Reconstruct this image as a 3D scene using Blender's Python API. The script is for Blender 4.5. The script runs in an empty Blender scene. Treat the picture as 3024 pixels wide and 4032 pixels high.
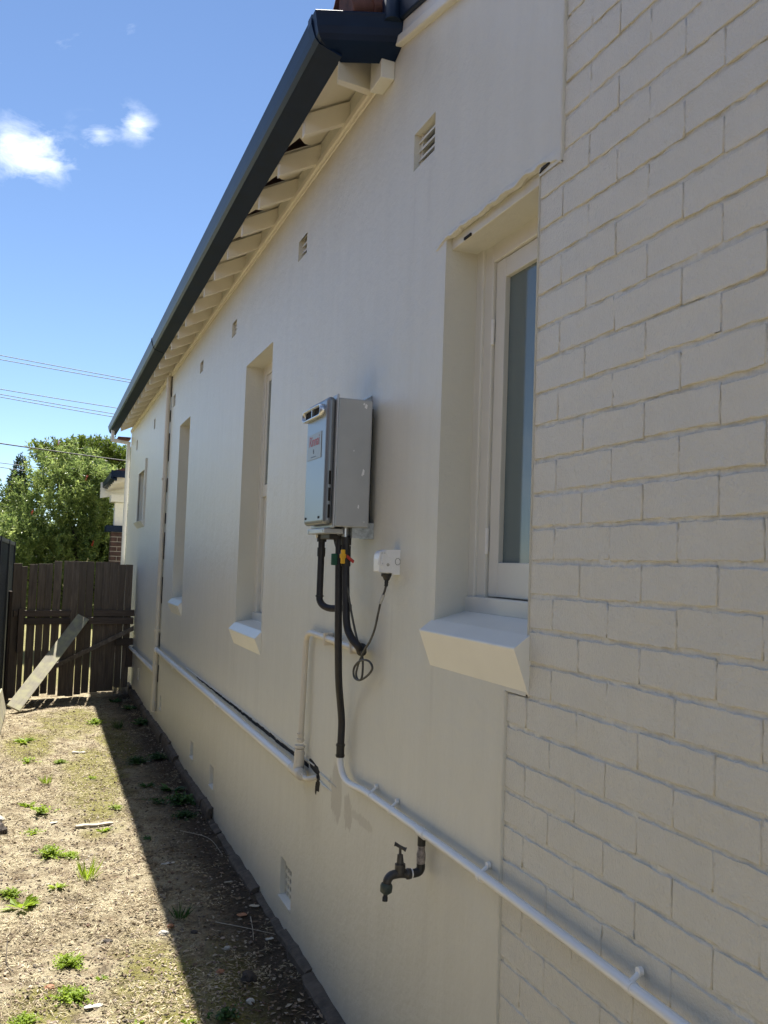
import bpy, bmesh, math, random
import numpy as np
from mathutils import Vector, Matrix, noise

random.seed(11)
rng = np.random.default_rng(11)
SC = bpy.context.scene
COL = SC.collection

# ---------------------------------------------------------------- camera
cam = bpy.data.cameras.new('camera')
cam.sensor_fit = 'VERTICAL'
cam.sensor_height = 36.0
cam.lens = 36.0 * 3680 / 4032
cam.clip_start = 0.05
cam.clip_end = 3000
cam_ob = bpy.data.objects.new('camera', cam)
COL.objects.link(cam_ob)
F_ = Vector((0.33889494, 0.93903296, 0.05802859))
R_ = Vector((0.93935016, -0.34117104, 0.0349799))
U_ = Vector((-0.05264495, -0.04265465, 0.9977019))
cam_ob.matrix_world = Matrix(((R_.x, U_.x, -F_.x, -1.173), (R_.y, U_.y, -F_.y, 0.0),
                              (R_.z, U_.z, -F_.z, 1.77), (0, 0, 0, 1)))
SC.camera = cam_ob

# ---------------------------------------------------------------- sky, sun, exposure
SUN_TO = Vector((0.048, 0.56, 1.0)).normalized()      # towards the sun
SUN_EL = math.asin(SUN_TO.z)
SUN_AZ = math.atan2(SUN_TO.x, SUN_TO.y)
world = bpy.data.worlds.new('World')
SC.world = world
world.use_nodes = True
nt = world.node_tree
for n in list(nt.nodes):
    nt.nodes.remove(n)
w_out = nt.nodes.new('ShaderNodeOutputWorld')
w_bg = nt.nodes.new('ShaderNodeBackground')
w_sky = nt.nodes.new('ShaderNodeTexSky')
w_sky.sky_type = 'NISHITA'
w_sky.sun_disc = False
w_sky.sun_elevation = SUN_EL
w_sky.sun_rotation = SUN_AZ
w_sky.altitude = 20
w_sky.air_density = 0.72
w_sky.dust_density = 0.0
w_sky.ozone_density = 3.2
w_bg.inputs['Strength'].default_value = 0.07
w_tc = nt.nodes.new('ShaderNodeTexCoord')
w_map = nt.nodes.new('ShaderNodeMapping')
w_map.inputs['Scale'].default_value = (1.0, 1.0, 2.0)
nt.links.new(w_tc.outputs['Generated'], w_map.inputs['Vector'])
w_n1 = nt.nodes.new('ShaderNodeTexNoise')
w_n1.inputs['Scale'].default_value = 22
w_n1.inputs['Detail'].default_value = 9
w_n1.inputs['Roughness'].default_value = 0.62
w_n1.inputs['Distortion'].default_value = 0.4
nt.links.new(w_map.outputs['Vector'], w_n1.inputs['Vector'])


def wmath(op, a, b=None, c=None, clamp=False):
    m = nt.nodes.new('ShaderNodeMath')
    m.operation = op
    m.use_clamp = clamp
    for i, v in enumerate((a, b, c)):
        if v is None:
            continue
        if isinstance(v, (int, float)):
            m.inputs[i].default_value = v
        else:
            nt.links.new(v, m.inputs[i])
    return m.outputs[0]


def cloud(dirv, rad, weight):
    d = nt.nodes.new('ShaderNodeVectorMath')
    d.operation = 'DISTANCE'
    nt.links.new(w_tc.outputs['Generated'], d.inputs[0])
    d.inputs[1].default_value = dirv
    fall = wmath('MULTIPLY_ADD', d.outputs['Value'], -1.0 / rad, 1.0)
    return wmath('MULTIPLY', wmath('MAXIMUM', fall, 0.0), weight)


fields = [cloud((-0.042, 0.925, 0.378), 0.042, 0.85), cloud((-0.012, 0.925, 0.372), 0.030, 0.45),
          cloud((0.0284, 0.916, 0.402), 0.020, 0.5), cloud((0.060, 0.908, 0.4145), 0.026, 0.68),
          cloud((0.012, 0.922, 0.388), 0.045, 0.22)]
acc = fields[0]
for fl in fields[1:]:
    acc = wmath('ADD', acc, fl)
# broken fair-weather cloud over the whole dome
w_map2 = nt.nodes.new('ShaderNodeMapping')
w_map2.inputs['Location'].default_value = (12.5, 14.6, 17.1)
w_map2.inputs['Scale'].default_value = (1.0, 1.0, 1.5)
nt.links.new(w_tc.outputs['Generated'], w_map2.inputs['Vector'])
w_n2 = nt.nodes.new('ShaderNodeTexNoise')
w_n2.inputs['Scale'].default_value = 2.1
w_n2.inputs['Detail'].default_value = 8
w_n2.inputs['Roughness'].default_value = 0.58
w_n2.inputs['Distortion'].default_value = 0.3
nt.links.new(w_map2.outputs['Vector'], w_n2.inputs['Vector'])
wisp = wmath('MULTIPLY', wmath('MULTIPLY_ADD', w_n2.outputs['Fac'], 7.0, -3.78, clamp=True), 0.85)
dens = wmath('MULTIPLY_ADD', w_n1.outputs['Fac'], 3.2, -1.85)
dens = wmath('ADD', dens, wmath('MULTIPLY', acc, 1.25))
dens = wmath('MULTIPLY', dens, wmath('MULTIPLY', acc, 1.8, clamp=True), clamp=True)
dens = wmath('ADD', wmath('MULTIPLY', dens, 0.60), wisp, clamp=True)
w_mix = nt.nodes.new('ShaderNodeMixRGB')
nt.links.new(dens, w_mix.inputs[0])
nt.links.new(w_sky.outputs[0], w_mix.inputs[1])
w_mix.inputs[2].default_value = (10.5, 10.8, 11.2, 1)
nt.links.new(w_mix.outputs[0], w_bg.inputs['Color'])
nt.links.new(w_bg.outputs[0], w_out.inputs[0])

sun = bpy.data.lights.new('sun', 'SUN')
sun.energy = 4.9
sun.angle = math.radians(0.5)
sun.color = (1.0, 0.955, 0.88)
sun_ob = bpy.data.objects.new('sun', sun)
COL.objects.link(sun_ob)
sun_ob.rotation_euler = (-SUN_TO).to_track_quat('-Z', 'Y').to_euler()
sun_ob.location = (0, 0, 30)

SC.view_settings.view_transform = 'Standard'
SC.view_settings.look = 'None'
SC.view_settings.exposure = 1.36
SC.view_settings.gamma = 1.0
SC.view_settings.use_curve_mapping = False
SC.render.engine = 'CYCLES'
SC.cycles.max_bounces = 7
SC.cycles.diffuse_bounces = 4
SC.cycles.glossy_bounces = 3
SC.cycles.transmission_bounces = 4
SC.cycles.caustics_reflective = False
SC.cycles.caustics_refractive = False

# ---------------------------------------------------------------- materials
MATS = {}


class NB:
    """small node builder"""
    def __init__(self, name):
        m = bpy.data.materials.new(name)
        m.use_nodes = True
        self.m = m
        self.t = m.node_tree
        self.b = self.t.nodes['Principled BSDF']
        self.out = self.t.nodes['Material Output']
        MATS[name] = m
        self._pos = None

    def n(self, typ, **inp):
        nd = self.t.nodes.new(typ)
        for k_, v in inp.items():
            self.put(nd.inputs[k_], v)
        return nd

    def put(self, sock, v):
        if hasattr(v, 'is_output'):
            self.t.links.new(v, sock)
        else:
            sock.default_value = v

    def pos(self, scale=None):
        if self._pos is None:
            self._pos = self.t.nodes.new('ShaderNodeNewGeometry')
        o = self._pos.outputs['Position']
        if scale is None:
            return o
        mp = self.t.nodes.new('ShaderNodeVectorMath')
        mp.operation = 'MULTIPLY'
        self.put(mp.inputs[0], o)
        mp.inputs[1].default_value = scale
        return mp.outputs[0]

    def island(self):
        if self._pos is None:
            self._pos = self.t.nodes.new('ShaderNodeNewGeometry')
        return self._pos.outputs['Random Per Island']

    def noise(self, scale, detail=4, rough=0.55, vec=None, dist=0.0):
        nd = self.t.nodes.new('ShaderNodeTexNoise')
        self.put(nd.inputs['Vector'], vec if vec is not None else self.pos())
        nd.inputs['Scale'].default_value = scale
        nd.inputs['Detail'].default_value = detail
        nd.inputs['Roughness'].default_value = rough
        nd.inputs['Distortion'].default_value = dist
        return nd.outputs['Fac']

    def math(self, op, a, b=None, c=None, clamp=False):
        m = self.t.nodes.new('ShaderNodeMath')
        m.operation = op
        m.use_clamp = clamp
        for i, v in enumerate((a, b, c)):
            if v is not None:
                self.put(m.inputs[i], v)
        return m.outputs[0]

    def ramp(self, fac, *stops):
        r = self.t.nodes.new('ShaderNodeValToRGB')
        self.put(r.inputs[0], fac)
        el = r.color_ramp.elements
        while len(el) < len(stops):
            el.new(0.5)
        for e, (p, c) in zip(el, stops):
            e.position = p
            e.color = (*c, 1) if len(c) == 3 else c
        return r.outputs[0]

    def mix(self, fac, a, b, mode='MIX'):
        m = self.t.nodes.new('ShaderNodeMixRGB')
        m.blend_type = mode
        for s, v in zip(m.inputs, (fac, a, b)):
            if isinstance(v, tuple) and len(v) == 3:
                v = (*v, 1)
            self.put(s, v)
        return m.outputs[0]

    def bump(self, h, strength, dist, normal=None):
        b = self.t.nodes.new('ShaderNodeBump')
        self.put(b.inputs['Height'], h)
        b.inputs['Strength'].default_value = strength
        b.inputs['Distance'].default_value = dist
        if normal is not None:
            self.t.links.new(normal, b.inputs['Normal'])
        return b.outputs[0]

    def set(self, **kw):
        for k_, v in kw.items():
            nm = {'color': 'Base Color', 'rough': 'Roughness', 'metal': 'Metallic', 'normal': 'Normal',
                  'spec': 'Specular IOR Level', 'coat': 'Coat Weight', 'trans': 'Transmission Weight',
                  'ior': 'IOR', 'alpha': 'Alpha'}[k_]
            if k_ == 'color' and isinstance(v, tuple) and len(v) == 3:
                v = (*v, 1)
            self.put(self.b.inputs[nm], v)
        return self.m


CREAM = (0.70, 0.66, 0.575)


def simple(name, color, rough=0.5, metal=0.0, spec=0.5, var=0.12, nscale=30.0, bump=0.0, bscale=120.0):
    b = NB(name)
    n1 = b.noise(nscale, 5)
    dark = tuple(c * (1 - var) for c in color)
    lite = tuple(min(1, c * (1 + var)) for c in color)
    b.set(color=b.ramp(n1, (0.3, dark), (0.7, lite)), metal=metal, spec=spec,
          rough=b.math('MULTIPLY_ADD', n1, 0.08, rough - 0.04))
    if bump:
        b.set(normal=b.bump(b.noise(bscale, 5), bump, 0.004))
    return b.m


# rendered wall paint
b = NB('render_paint')
n_big = b.noise(1.3, 4)
n_str = b.noise(3.0, 5, vec=b.pos((1.0, 4.0, 0.45)))
n_mid = b.noise(16, 4)
col = b.mix(b.math('MULTIPLY_ADD', n_str, 1.2, -0.1, clamp=True), (0.59, 0.575, 0.495), (0.675, 0.66, 0.58))
col = b.mix(b.math('MULTIPLY_ADD', n_big, 0.8, -0.25, clamp=True), col, (0.655, 0.645, 0.565))
sep = b.t.nodes.new('ShaderNodeSeparateXYZ')
b.put(sep.inputs[0], b.pos())


w_stain = b.noise(14, 4, 0.65, vec=b.pos((1, 1.6, 0.7)))


def blob(cy, cz, ry, rz, soft=6.0, wob=0.9):
    dy = b.math('DIVIDE', b.math('SUBTRACT', sep.outputs[1], cy), ry)
    dz = b.math('DIVIDE', b.math('SUBTRACT', sep.outputs[2], cz), rz)
    r2 = b.math('SQRT', b.math('ADD', b.math('POWER', dy, 2.0), b.math('POWER', dz, 2.0)))
    w = w_stain
    r2 = b.math('ADD', r2, b.math('MULTIPLY_ADD', w, wob * 2, -wob))
    return b.math('MULTIPLY_ADD', r2, -soft, soft, clamp=True)


st = b.math('MAXIMUM', blob(3.70, 0.835, 0.085, 0.12, 7), blob(3.53, 0.80, 0.055, 0.07, 7))
st = b.math('MAXIMUM', st, b.math('MULTIPLY', blob(3.36, 0.815, 0.13, 0.022, 4), 0.7))
st = b.math('MAXIMUM', st, b.math('MULTIPLY', blob(4.02, 0.66, 0.16, 0.17, 1.6, 0.5), 0.28))
for q_ in ((2.74, 1.36, 0.018, 0.16), (5.23, 1.05, 0.02, 0.22), (5.96, 1.08, 0.022, 0.20), (8.46, 1.05, 0.025, 0.25), (2.90, 3.06, 0.02, 0.14), (3.03, 3.02, 0.015, 0.18),
           (4.60, 3.22, 0.02, 0.15), (6.45, 3.2, 0.022, 0.18), (2.73, 0.62, 0.03, 0.20), (3.12, 1.55, 0.014, 0.18)):
    st = b.math('MAXIMUM', st, b.math('MULTIPLY', blob(*q_, 1.5, 0.45), 0.22))
st = b.math('MULTIPLY', st, 0.68)
col = b.mix(st, col, (0.43, 0.40, 0.34))
# grime splashed up from the soil
low = b.math('MULTIPLY_ADD', b.math('ADD', sep.outputs[2], b.math('MULTIPLY', n_mid, 0.25)), -3.4, 1.15, clamp=True)
col = b.mix(b.math('MULTIPLY', low, 0.30), col, (0.40, 0.36, 0.29))
fine = b.noise(260, 3, 0.6)
med = b.noise(48, 5, 0.6)
nor = b.bump(b.noise(7.0, 4), 0.22, 0.03)
nor = b.bump(med, 0.34, 0.007, nor)
nor = b.bump(fine, 0.36, 0.0028, nor)
b.set(color=col, rough=b.math('MULTIPLY_ADD', n_mid, 0.16, 0.33), spec=0.5, normal=nor)

# painted brick
b = NB('brick_paint')
n1 = b.noise(5, 4)
col = b.mix(n1, (0.635, 0.615, 0.535), (0.715, 0.69, 0.605))
nor = b.bump(b.noise(26, 5, 0.65), 0.42, 0.010)
nor = b.bump(b.noise(150, 4, 0.65), 0.85, 0.0050, nor)
b.set(color=col, rough=b.math('MULTIPLY_ADD', b.noise(6, 3), 0.08, 0.21), spec=0.5, normal=nor)
# painted mortar, with a little dirt in the joint
b = NB('mortar_paint')
col = b.mix(b.ramp(b.noise(60, 5), (0.45, (0, 0, 0)), (0.7, (1, 1, 1))), (0.68, 0.665, 0.59), (0.62, 0.60, 0.52))
nor = b.bump(b.noise(75, 5, 0.7), 0.75, 0.008)
b.set(color=col, rough=0.17, normal=nor)

b = NB('trim_paint')
col = b.mix(b.noise(9, 4), (0.64, 0.63, 0.555), (0.71, 0.695, 0.625))
b.set(color=col, rough=b.math('MULTIPLY_ADD', b.noise(20), 0.2, 0.26), normal=b.bump(b.noise(120, 3), 0.12, 0.002))
b = NB('eave_paint')
col = b.mix(b.noise(7, 5), (0.70, 0.66, 0.56), (0.80, 0.76, 0.66))
b.set(color=col, rough=0.42, normal=b.bump(b.noise(60, 4, vec=b.pos((1, 5, 5))), 0.2, 0.003))
simple('sill_paint', (0.76, 0.755, 0.69), 0.30, var=0.03, nscale=6)
simple('under_sill_paint', (0.66, 0.60, 0.48), 0.45, var=0.06, bump=0.15)
simple('white_paint', (0.80, 0.79, 0.75), 0.35, var=0.05, bump=0.06)
simple('gutter_blue', (0.005, 0.015, 0.042), 0.38, var=0.2, nscale=8, spec=0.14)
simple('capping_blue', (0.008, 0.018, 0.038), 0.42, var=0.15, nscale=8, spec=0.3)
simple('void_dark', (0.012, 0.011, 0.010), 0.9)
simple('terracotta', (0.12, 0.050, 0.038), 0.7, var=0.45, nscale=18, bump=0.4, bscale=60)
simple('white_pipe', (0.78, 0.775, 0.745), 0.30, var=0.05, nscale=2)
simple('cream_pipe', (0.66, 0.61, 0.51), 0.36, var=0.06, nscale=2)
simple('heater_side', (0.42, 0.435, 0.44), 0.34, metal=0.25, var=0.05, nscale=9)
simple('heater_front', (0.21, 0.23, 0.245), 0.30, metal=0.4, var=0.04, nscale=6)
simple('steel', (0.55, 0.57, 0.58), 0.3, metal=0.9, var=0.12, nscale=30)
simple('galvanised', (0.42, 0.45, 0.46), 0.38, metal=0.8, var=0.35, nscale=60)
simple('black_lagging', (0.013, 0.013, 0.017), 0.55, var=0.3, nscale=40, bump=0.25, bscale=90)
simple('black_rubber', (0.014, 0.014, 0.014), 0.5, var=0.3)
simple('cable_grey', (0.055, 0.055, 0.05), 0.5, var=0.5, nscale=50)
simple('tag_grey', (0.42, 0.42, 0.40), 0.5)
simple('yellow_plastic', (0.75, 0.42, 0.02), 0.4, var=0.06)
simple('green_plastic', (0.01, 0.085, 0.05), 0.45)
simple('red_plastic', (0.42, 0.035, 0.03), 0.5)
simple('outlet_white', (0.78, 0.79, 0.79), 0.3, var=0.04)
simple('tap_brass', (0.055, 0.054, 0.052), 0.42, metal=0.45, var=0.35, nscale=60, bump=0.2)
simple('tap_green', (0.035, 0.055, 0.05), 0.5, var=0.3, nscale=60)
simple('flaky_pipe', (0.26, 0.23, 0.21), 0.6, var=0.8, nscale=55, bump=0.4)
simple('tape_white', (0.75, 0.75, 0.74), 0.5)
simple('badge_plate', (0.24, 0.215, 0.17), 0.35, metal=0.3, var=0.08)
simple('badge_red', (0.42, 0.03, 0.035), 0.5)
simple('badge_dark', (0.05, 0.06, 0.08), 0.5)
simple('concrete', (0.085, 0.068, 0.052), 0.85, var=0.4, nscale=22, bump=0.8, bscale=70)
simple('fence_steel', (0.016, 0.024, 0.034), 0.42, var=0.25, nscale=6)
simple('stone_pale', (0.44, 0.42, 0.37), 0.8, var=0.25, nscale=40, bump=0.5)
simple('stone_orange', (0.36, 0.17, 0.09), 0.8, var=0.25, nscale=40, bump=0.5)
simple('stone_dark', (0.07, 0.058, 0.05), 0.9, var=0.3, nscale=40, bump=0.6)
simple('bark_pale', (0.42, 0.37, 0.29), 0.8, var=0.25, nscale=50, bump=0.3)
simple('bark_dark', (0.055, 0.042, 0.032), 0.9, var=0.4, nscale=30, bump=0.8, bscale=40)
simple('dark_brick', (0.055, 0.028, 0.026), 0.8, var=0.5, nscale=12, bump=0.4)
simple('pier_mortar', (0.38, 0.35, 0.31), 0.9, var=0.2)
simple('neighbour_wall', (0.105, 0.115, 0.11), 0.8, var=0.2, nscale=4)
simple('curtain', (0.19, 0.215, 0.21), 0.8, var=0.12, nscale=8)
simple('petal_red', (0.55, 0.035, 0.03), 0.7)
simple('wire_black', (0.02, 0.02, 0.022), 0.6)
simple('wire_grey', (0.16, 0.17, 0.18), 0.6)

b = NB('brace_wood')
b.set(color=b.ramp(b.noise(30, 6), (0.3, (0.12, 0.10, 0.082)), (0.7, (0.27, 0.225, 0.185))), rough=0.8)
b = NB('glass')
b.set(color=(0.22, 0.29, 0.29), rough=0.06, trans=0.45, ior=1.45)

# weathered timber
for nm, c0, c1 in (('paling_wood', (0.055, 0.045, 0.037), (0.34, 0.265, 0.20)), ('rail_wood', (0.07, 0.052, 0.042), (0.19, 0.145, 0.115)),
                   ('plank_wood', (0.38, 0.35, 0.26), (0.68, 0.62, 0.47))):
    b = NB(nm)
    oi = b.t.nodes.new('ShaderNodeObjectInfo')
    tc = b.t.nodes.new('ShaderNodeTexCoord')
    mp = b.t.nodes.new('ShaderNodeMapping')
    b.put(mp.inputs['Vector'], tc.outputs['Object'])
    cmb = b.t.nodes.new('ShaderNodeCombineXYZ')
    b.put(cmb.inputs[0], b.math('MULTIPLY', oi.outputs['Random'], 40.0))
    b.put(cmb.inputs[2], b.math('MULTIPLY', oi.outputs['Random'], 17.0))
    b.put(mp.inputs['Location'], cmb.outputs[0])
    mp.inputs['Scale'].default_value = (26, 26, 2.2)
    g = b.noise(1.6, 8, 0.65, vec=mp.outputs[0], dist=0.6)
    c = b.ramp(g, (0.25, c0), (0.75, c1))
    c = b.mix(b.math('MULTIPLY', oi.outputs['Random'], 0.75), c, tuple(x * 0.32 for x in c1))
    if nm == 'plank_wood':
        c = b.mix(b.ramp(b.noise(9, 5), (0.45, (0, 0, 0)), (0.7, (1, 1, 1))), c, (0.47, 0.45, 0.26))
    b.set(color=c, rough=0.8, normal=b.bump(g, 0.5, 0.006))

# ground
b = NB('soil')
p_big = b.noise(1.4, 5, 0.6)
p_mid = b.noise(7, 6, 0.65)
p_fin = b.noise(55, 7, 0.7)
p_vf = b.noise(210, 4, 0.7)
soil = b.ramp(p_fin, (0.30, (0.09, 0.066, 0.042)), (0.5, (0.27, 0.21, 0.13)), (0.70, (0.52, 0.435, 0.29)))
straw = b.ramp(p_vf, (0.3, (0.33, 0.27, 0.165)), (0.7, (0.70, 0.62, 0.43)))
c = b.mix(b.ramp(p_mid, (0.40, (0, 0, 0)), (0.56, (0.9, 0.9, 0.9))), soil, straw)
moss = b.ramp(p_vf, (0.3, (0.10, 0.105, 0.018)), (0.7, (0.36, 0.33, 0.075)))
sepg = b.t.nodes.new('ShaderNodeSeparateXYZ')
b.put(sepg.inputs[0], b.pos())
# moss grows along the line where the shade of the eave falls for most of the day
mn = b.math('MULTIPLY_ADD', b.noise(2.6, 5, 0.65), 1.9, -0.95)


def patch(cx, cy, rx, ry):
    dx = b.math('DIVIDE', b.math('SUBTRACT', sepg.outputs[0], cx), rx)
    dy = b.math('DIVIDE', b.math('SUBTRACT', sepg.outputs[1], cy), ry)
    r_ = b.math('SQRT', b.math('ADD', b.math('POWER', dx, 2.0), b.math('POWER', dy, 2.0)))
    return b.math('MULTIPLY_ADD', b.math('ADD', r_, mn), -2.2, 2.4, clamp=True)


mm = patch(-0.62, 4.0, 0.22, 0.75)
for q_ in ((-0.70, 7.9, 0.26, 1.5), (-0.80, 10.7, 0.42, 0.9), (-0.30, 3.8, 0.22, 0.6), (-1.10, 3.9, 0.15, 0.35), (-0.42, 9.6, 0.18, 1.4), (-1.2, 9.4, 0.25, 0.8)):
    mm = b.math('MAXIMUM', mm, patch(*q_))
mm = b.math('MULTIPLY', mm, b.ramp(p_fin, (0.32, (0.25, 0.25, 0.25)), (0.55, (1, 1, 1))))
c = b.mix(b.math('MULTIPLY', mm, 0.90), c, moss)
# darker bare loam towards the footing
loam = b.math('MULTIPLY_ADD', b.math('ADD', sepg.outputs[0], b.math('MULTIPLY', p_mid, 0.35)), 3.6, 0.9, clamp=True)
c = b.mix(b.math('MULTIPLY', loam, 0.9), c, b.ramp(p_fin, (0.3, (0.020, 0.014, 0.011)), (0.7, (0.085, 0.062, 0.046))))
dk = b.ramp(b.noise(11, 6, 0.7), (0.54, (0, 0, 0)), (0.66, (1, 1, 1)))
c = b.mix(b.math('MULTIPLY', dk, 0.75), c, b.ramp(p_fin, (0.3, (0.05, 0.038, 0.028)), (0.7, (0.16, 0.125, 0.088))))
far = b.math('MULTIPLY_ADD', sepg.outputs[1], 1.0, -13.2, clamp=True)
c = b.mix(far, c, b.ramp(p_vf, (0.3, (0.16, 0.15, 0.05)), (0.7, (0.38, 0.34, 0.15))))
nor = b.bump(p_mid, 0.8, 0.06)
nor = b.bump(p_fin, 0.9, 0.03, nor)
nor = b.bump(p_vf, 0.8, 0.010, nor)
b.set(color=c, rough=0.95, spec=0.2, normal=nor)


def island_mat(name, stops, rough=0.8, transl=0.0, spec=0.3, bumpy=False):
    b = NB(name)
    c = b.ramp(b.island(), *stops)
    c = b.mix(0.35, c, b.ramp(b.noise(3.0, 3), (0.35, tuple(v * 0.6 for v in stops[0][1])), (0.65, stops[-1][1])))
    b.set(color=c, rough=rough, spec=spec)
    if transl:
        tr = b.t.nodes.new('ShaderNodeBsdfTranslucent')
        b.put(tr.inputs[0], b.mix(0.5, c, (0.30, 0.40, 0.04), 'MULTIPLY') if False else c)
        ms = b.t.nodes.new('ShaderNodeMixShader')
        ms.inputs[0].default_value = transl
        b.t.links.new(b.b.outputs[0], ms.inputs[1])
        b.t.links.new(tr.outputs[0], ms.inputs[2])
        b.t.links.new(ms.outputs[0], b.out.inputs[0])
    return b.m


island_mat('straw_bits', ((0.0, (0.17, 0.12, 0.065)), (0.45, (0.46, 0.375, 0.225)), (1.0, (0.74, 0.65, 0.44))), 0.75)
island_mat('pebble_bits', ((0.0, (0.05, 0.036, 0.028)), (0.45, (0.13, 0.095, 0.07)), (0.7, (0.24, 0.12, 0.075)), (1.0, (0.42, 0.38, 0.32))), 0.85)
island_mat('litter_bits', ((0.0, (0.10, 0.06, 0.035)), (0.5, (0.28, 0.19, 0.11)), (1.0, (0.48, 0.42, 0.32))), 0.7)
island_mat('weed_leaf', ((0.0, (0.17, 0.27, 0.016)), (0.5, (0.30, 0.43, 0.03)), (1.0, (0.44, 0.55, 0.07))), 0.5, 0.5)
island_mat('dark_weed_leaf', ((0.0, (0.025, 0.075, 0.02)), (0.6, (0.05, 0.13, 0.03)), (1.0, (0.09, 0.19, 0.05))), 0.45, 0.3)
island_mat('brush_leaf', ((0.0, (0.07, 0.12, 0.032)), (0.45, (0.18, 0.27, 0.075)), (0.8, (0.32, 0.41, 0.12)), (1.0, (0.46, 0.52, 0.17))), 0.34, 0.5)
island_mat('canopy_leaf', ((0.0, (0.06, 0.10, 0.015)), (0.5, (0.12, 0.18, 0.025)), (1.0, (0.22, 0.27, 0.045))), 0.5, 0.4)
island_mat('cypress_leaf', ((0.0, (0.016, 0.035, 0.014)), (1.0, (0.05, 0.085, 0.03))), 0.6, 0.15)


# ---------------------------------------------------------------- mesh helpers
class MB:
    def __init__(self):
        self.v, self.f, self.s = [], [], []

    def add(self, verts, faces, smooth=False):
        o = len(self.v)
        self.v += [tuple(p) for p in verts]
        for fc in faces:
            self.f.append([i + o for i in fc])
            self.s.append(smooth)
        return self

    def box(self, x0, x1, y0, y1, z0, z1):
        v = [(x0, y0, z0), (x1, y0, z0), (x1, y1, z0), (x0, y1, z0), (x0, y0, z1), (x1, y0, z1), (x1, y1, z1), (x0, y1, z1)]
        return self.hexa(v)

    def hexa(self, v):
        return self.add(v, [(0, 3, 2, 1), (4, 5, 6, 7), (0, 1, 5, 4), (1, 2, 6, 5), (2, 3, 7, 6), (3, 0, 4, 7)])

    def prism_y(self, prof, y0, y1, smooth=False):
        """closed (x, z) profile extruded along y"""
        n = len(prof)
        v = [(x, y0, z) for x, z in prof] + [(x, y1, z) for x, z in prof]
        f = [(i, (i + 1) % n, n + (i + 1) % n, n + i) for i in range(n)]
        self.add(v, f, smooth)
        self.add(v[:n], [tuple(range(n))[::-1]])
        self.add(v[n:], [tuple(range(n))])
        return self

    def tube(self, path, r, sides=10, caps=True):
        P = [Vector(p) for p in path]
        rs = r if isinstance(r, (list, tuple)) else [r] * len(P)
        up = None
        rings = []
        for i, p in enumerate(P):
            d = (P[min(i + 1, len(P) - 1)] - P[max(i - 1, 0)]).normalized()
            if up is None:
                a = Vector((0, 0, 1)) if abs(d.z) < 0.9 else Vector((1, 0, 0))
                up = (a - d * a.dot(d)).normalized()
            else:
                up = (up - d * up.dot(d))
                up = up.normalized() if up.length > 1e-6 else Vector((1, 0, 0))
            w = d.cross(up)
            rings.append([p + (up * math.cos(t) + w * math.sin(t)) * rs[i] for t in (2 * math.pi * k_ / sides for k_ in range(sides))])
        v = [q for rg in rings for q in rg]
        f = []
        for i in range(len(P) - 1):
            for k_ in range(sides):
                a, c = i * sides + k_, i * sides + (k_ + 1) % sides
                f.append((a, c, c + sides, a + sides))
        self.add(v, f, True)
        if caps:
            self.add(rings[0], [tuple(range(sides))[::-1]])
            self.add(rings[-1], [tuple(range(sides))])
        return self

    def build(self, name, mat, parent=None, bevel=0.0, seg=2):
        me = bpy.data.meshes.new(name)
        me.from_pydata(self.v, [], self.f)
        me.polygons.foreach_set('use_smooth', self.s)
        me.update()
        bm = bmesh.new()
        bm.from_mesh(me)
        bmesh.ops.recalc_face_normals(bm, faces=bm.faces)
        bm.to_mesh(me)
        bm.free()
        return link(name, me, mat, parent, bevel, seg)


def link(name, me, mat, parent=None, bevel=0.0, seg=2):
    if mat is not None and not me.materials:
        me.materials.append(MATS[mat])
    o = bpy.data.objects.new(name, me)
    COL.objects.link(o)
    if parent is not None:
        o.parent = parent
    if bevel:
        md = o.modifiers.new('bevel', 'BEVEL')
        md.width = bevel
        md.segments = seg
        md.limit_method = 'ANGLE'
    return o


def thing(name, label, cat, loc=(0, 0, 0), group=None):
    o = bpy.data.objects.new(name, None)
    o.empty_display_size = 0.1
    COL.objects.link(o)
    # parts are modelled in world coordinates, so the Empty stays at the origin unless told otherwise
    o.location = loc
    return tag(o, label, cat, group)


def tag(o, label, cat, group=None):
    o['label'] = label
    o['category'] = cat
    if group:
        o['group'] = group
    return o


def smooth_path(pts, n=6):
    """Catmull-Rom through the points"""
    P = [Vector(p) for p in pts]
    P = [P[0] * 2 - P[1]] + P + [P[-1] * 2 - P[-2]]
    out = []
    for i in range(1, len(P) - 2):
        for j in range(n):
            t = j / n
            a, b_, c, d = P[i - 1], P[i], P[i + 1], P[i + 2]
            out.append(0.5 * (2 * b_ + (c - a) * t + (2 * a - 5 * b_ + 4 * c - d) * t * t + (3 * b_ - a - 3 * c + d) * t ** 3))
    out.append(P[-2])
    return out


def arr_mesh(name, V, F, mat, parent=None, smooth=False):
    """V (n,3), F (m,k) arrays -> object, fast"""
    me = bpy.data.meshes.new(name)
    V = np.asarray(V, np.float32)
    F = np.asarray(F, np.int32)
    m, k_ = F.shape
    me.vertices.add(len(V))
    me.vertices.foreach_set('co', V.ravel())
    me.loops.add(m * k_)
    me.loops.foreach_set('vertex_index', F.ravel())
    me.polygons.add(m)
    me.polygons.foreach_set('loop_start', np.arange(0, m * k_, k_, dtype=np.int32))
    me.polygons.foreach_set('loop_total', np.full(m, k_, np.int32))
    me.polygons.foreach_set('use_smooth', np.full(m, smooth))
    me.update(calc_edges=True)
    me.validate()
    return link(name, me, mat, parent)


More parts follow.
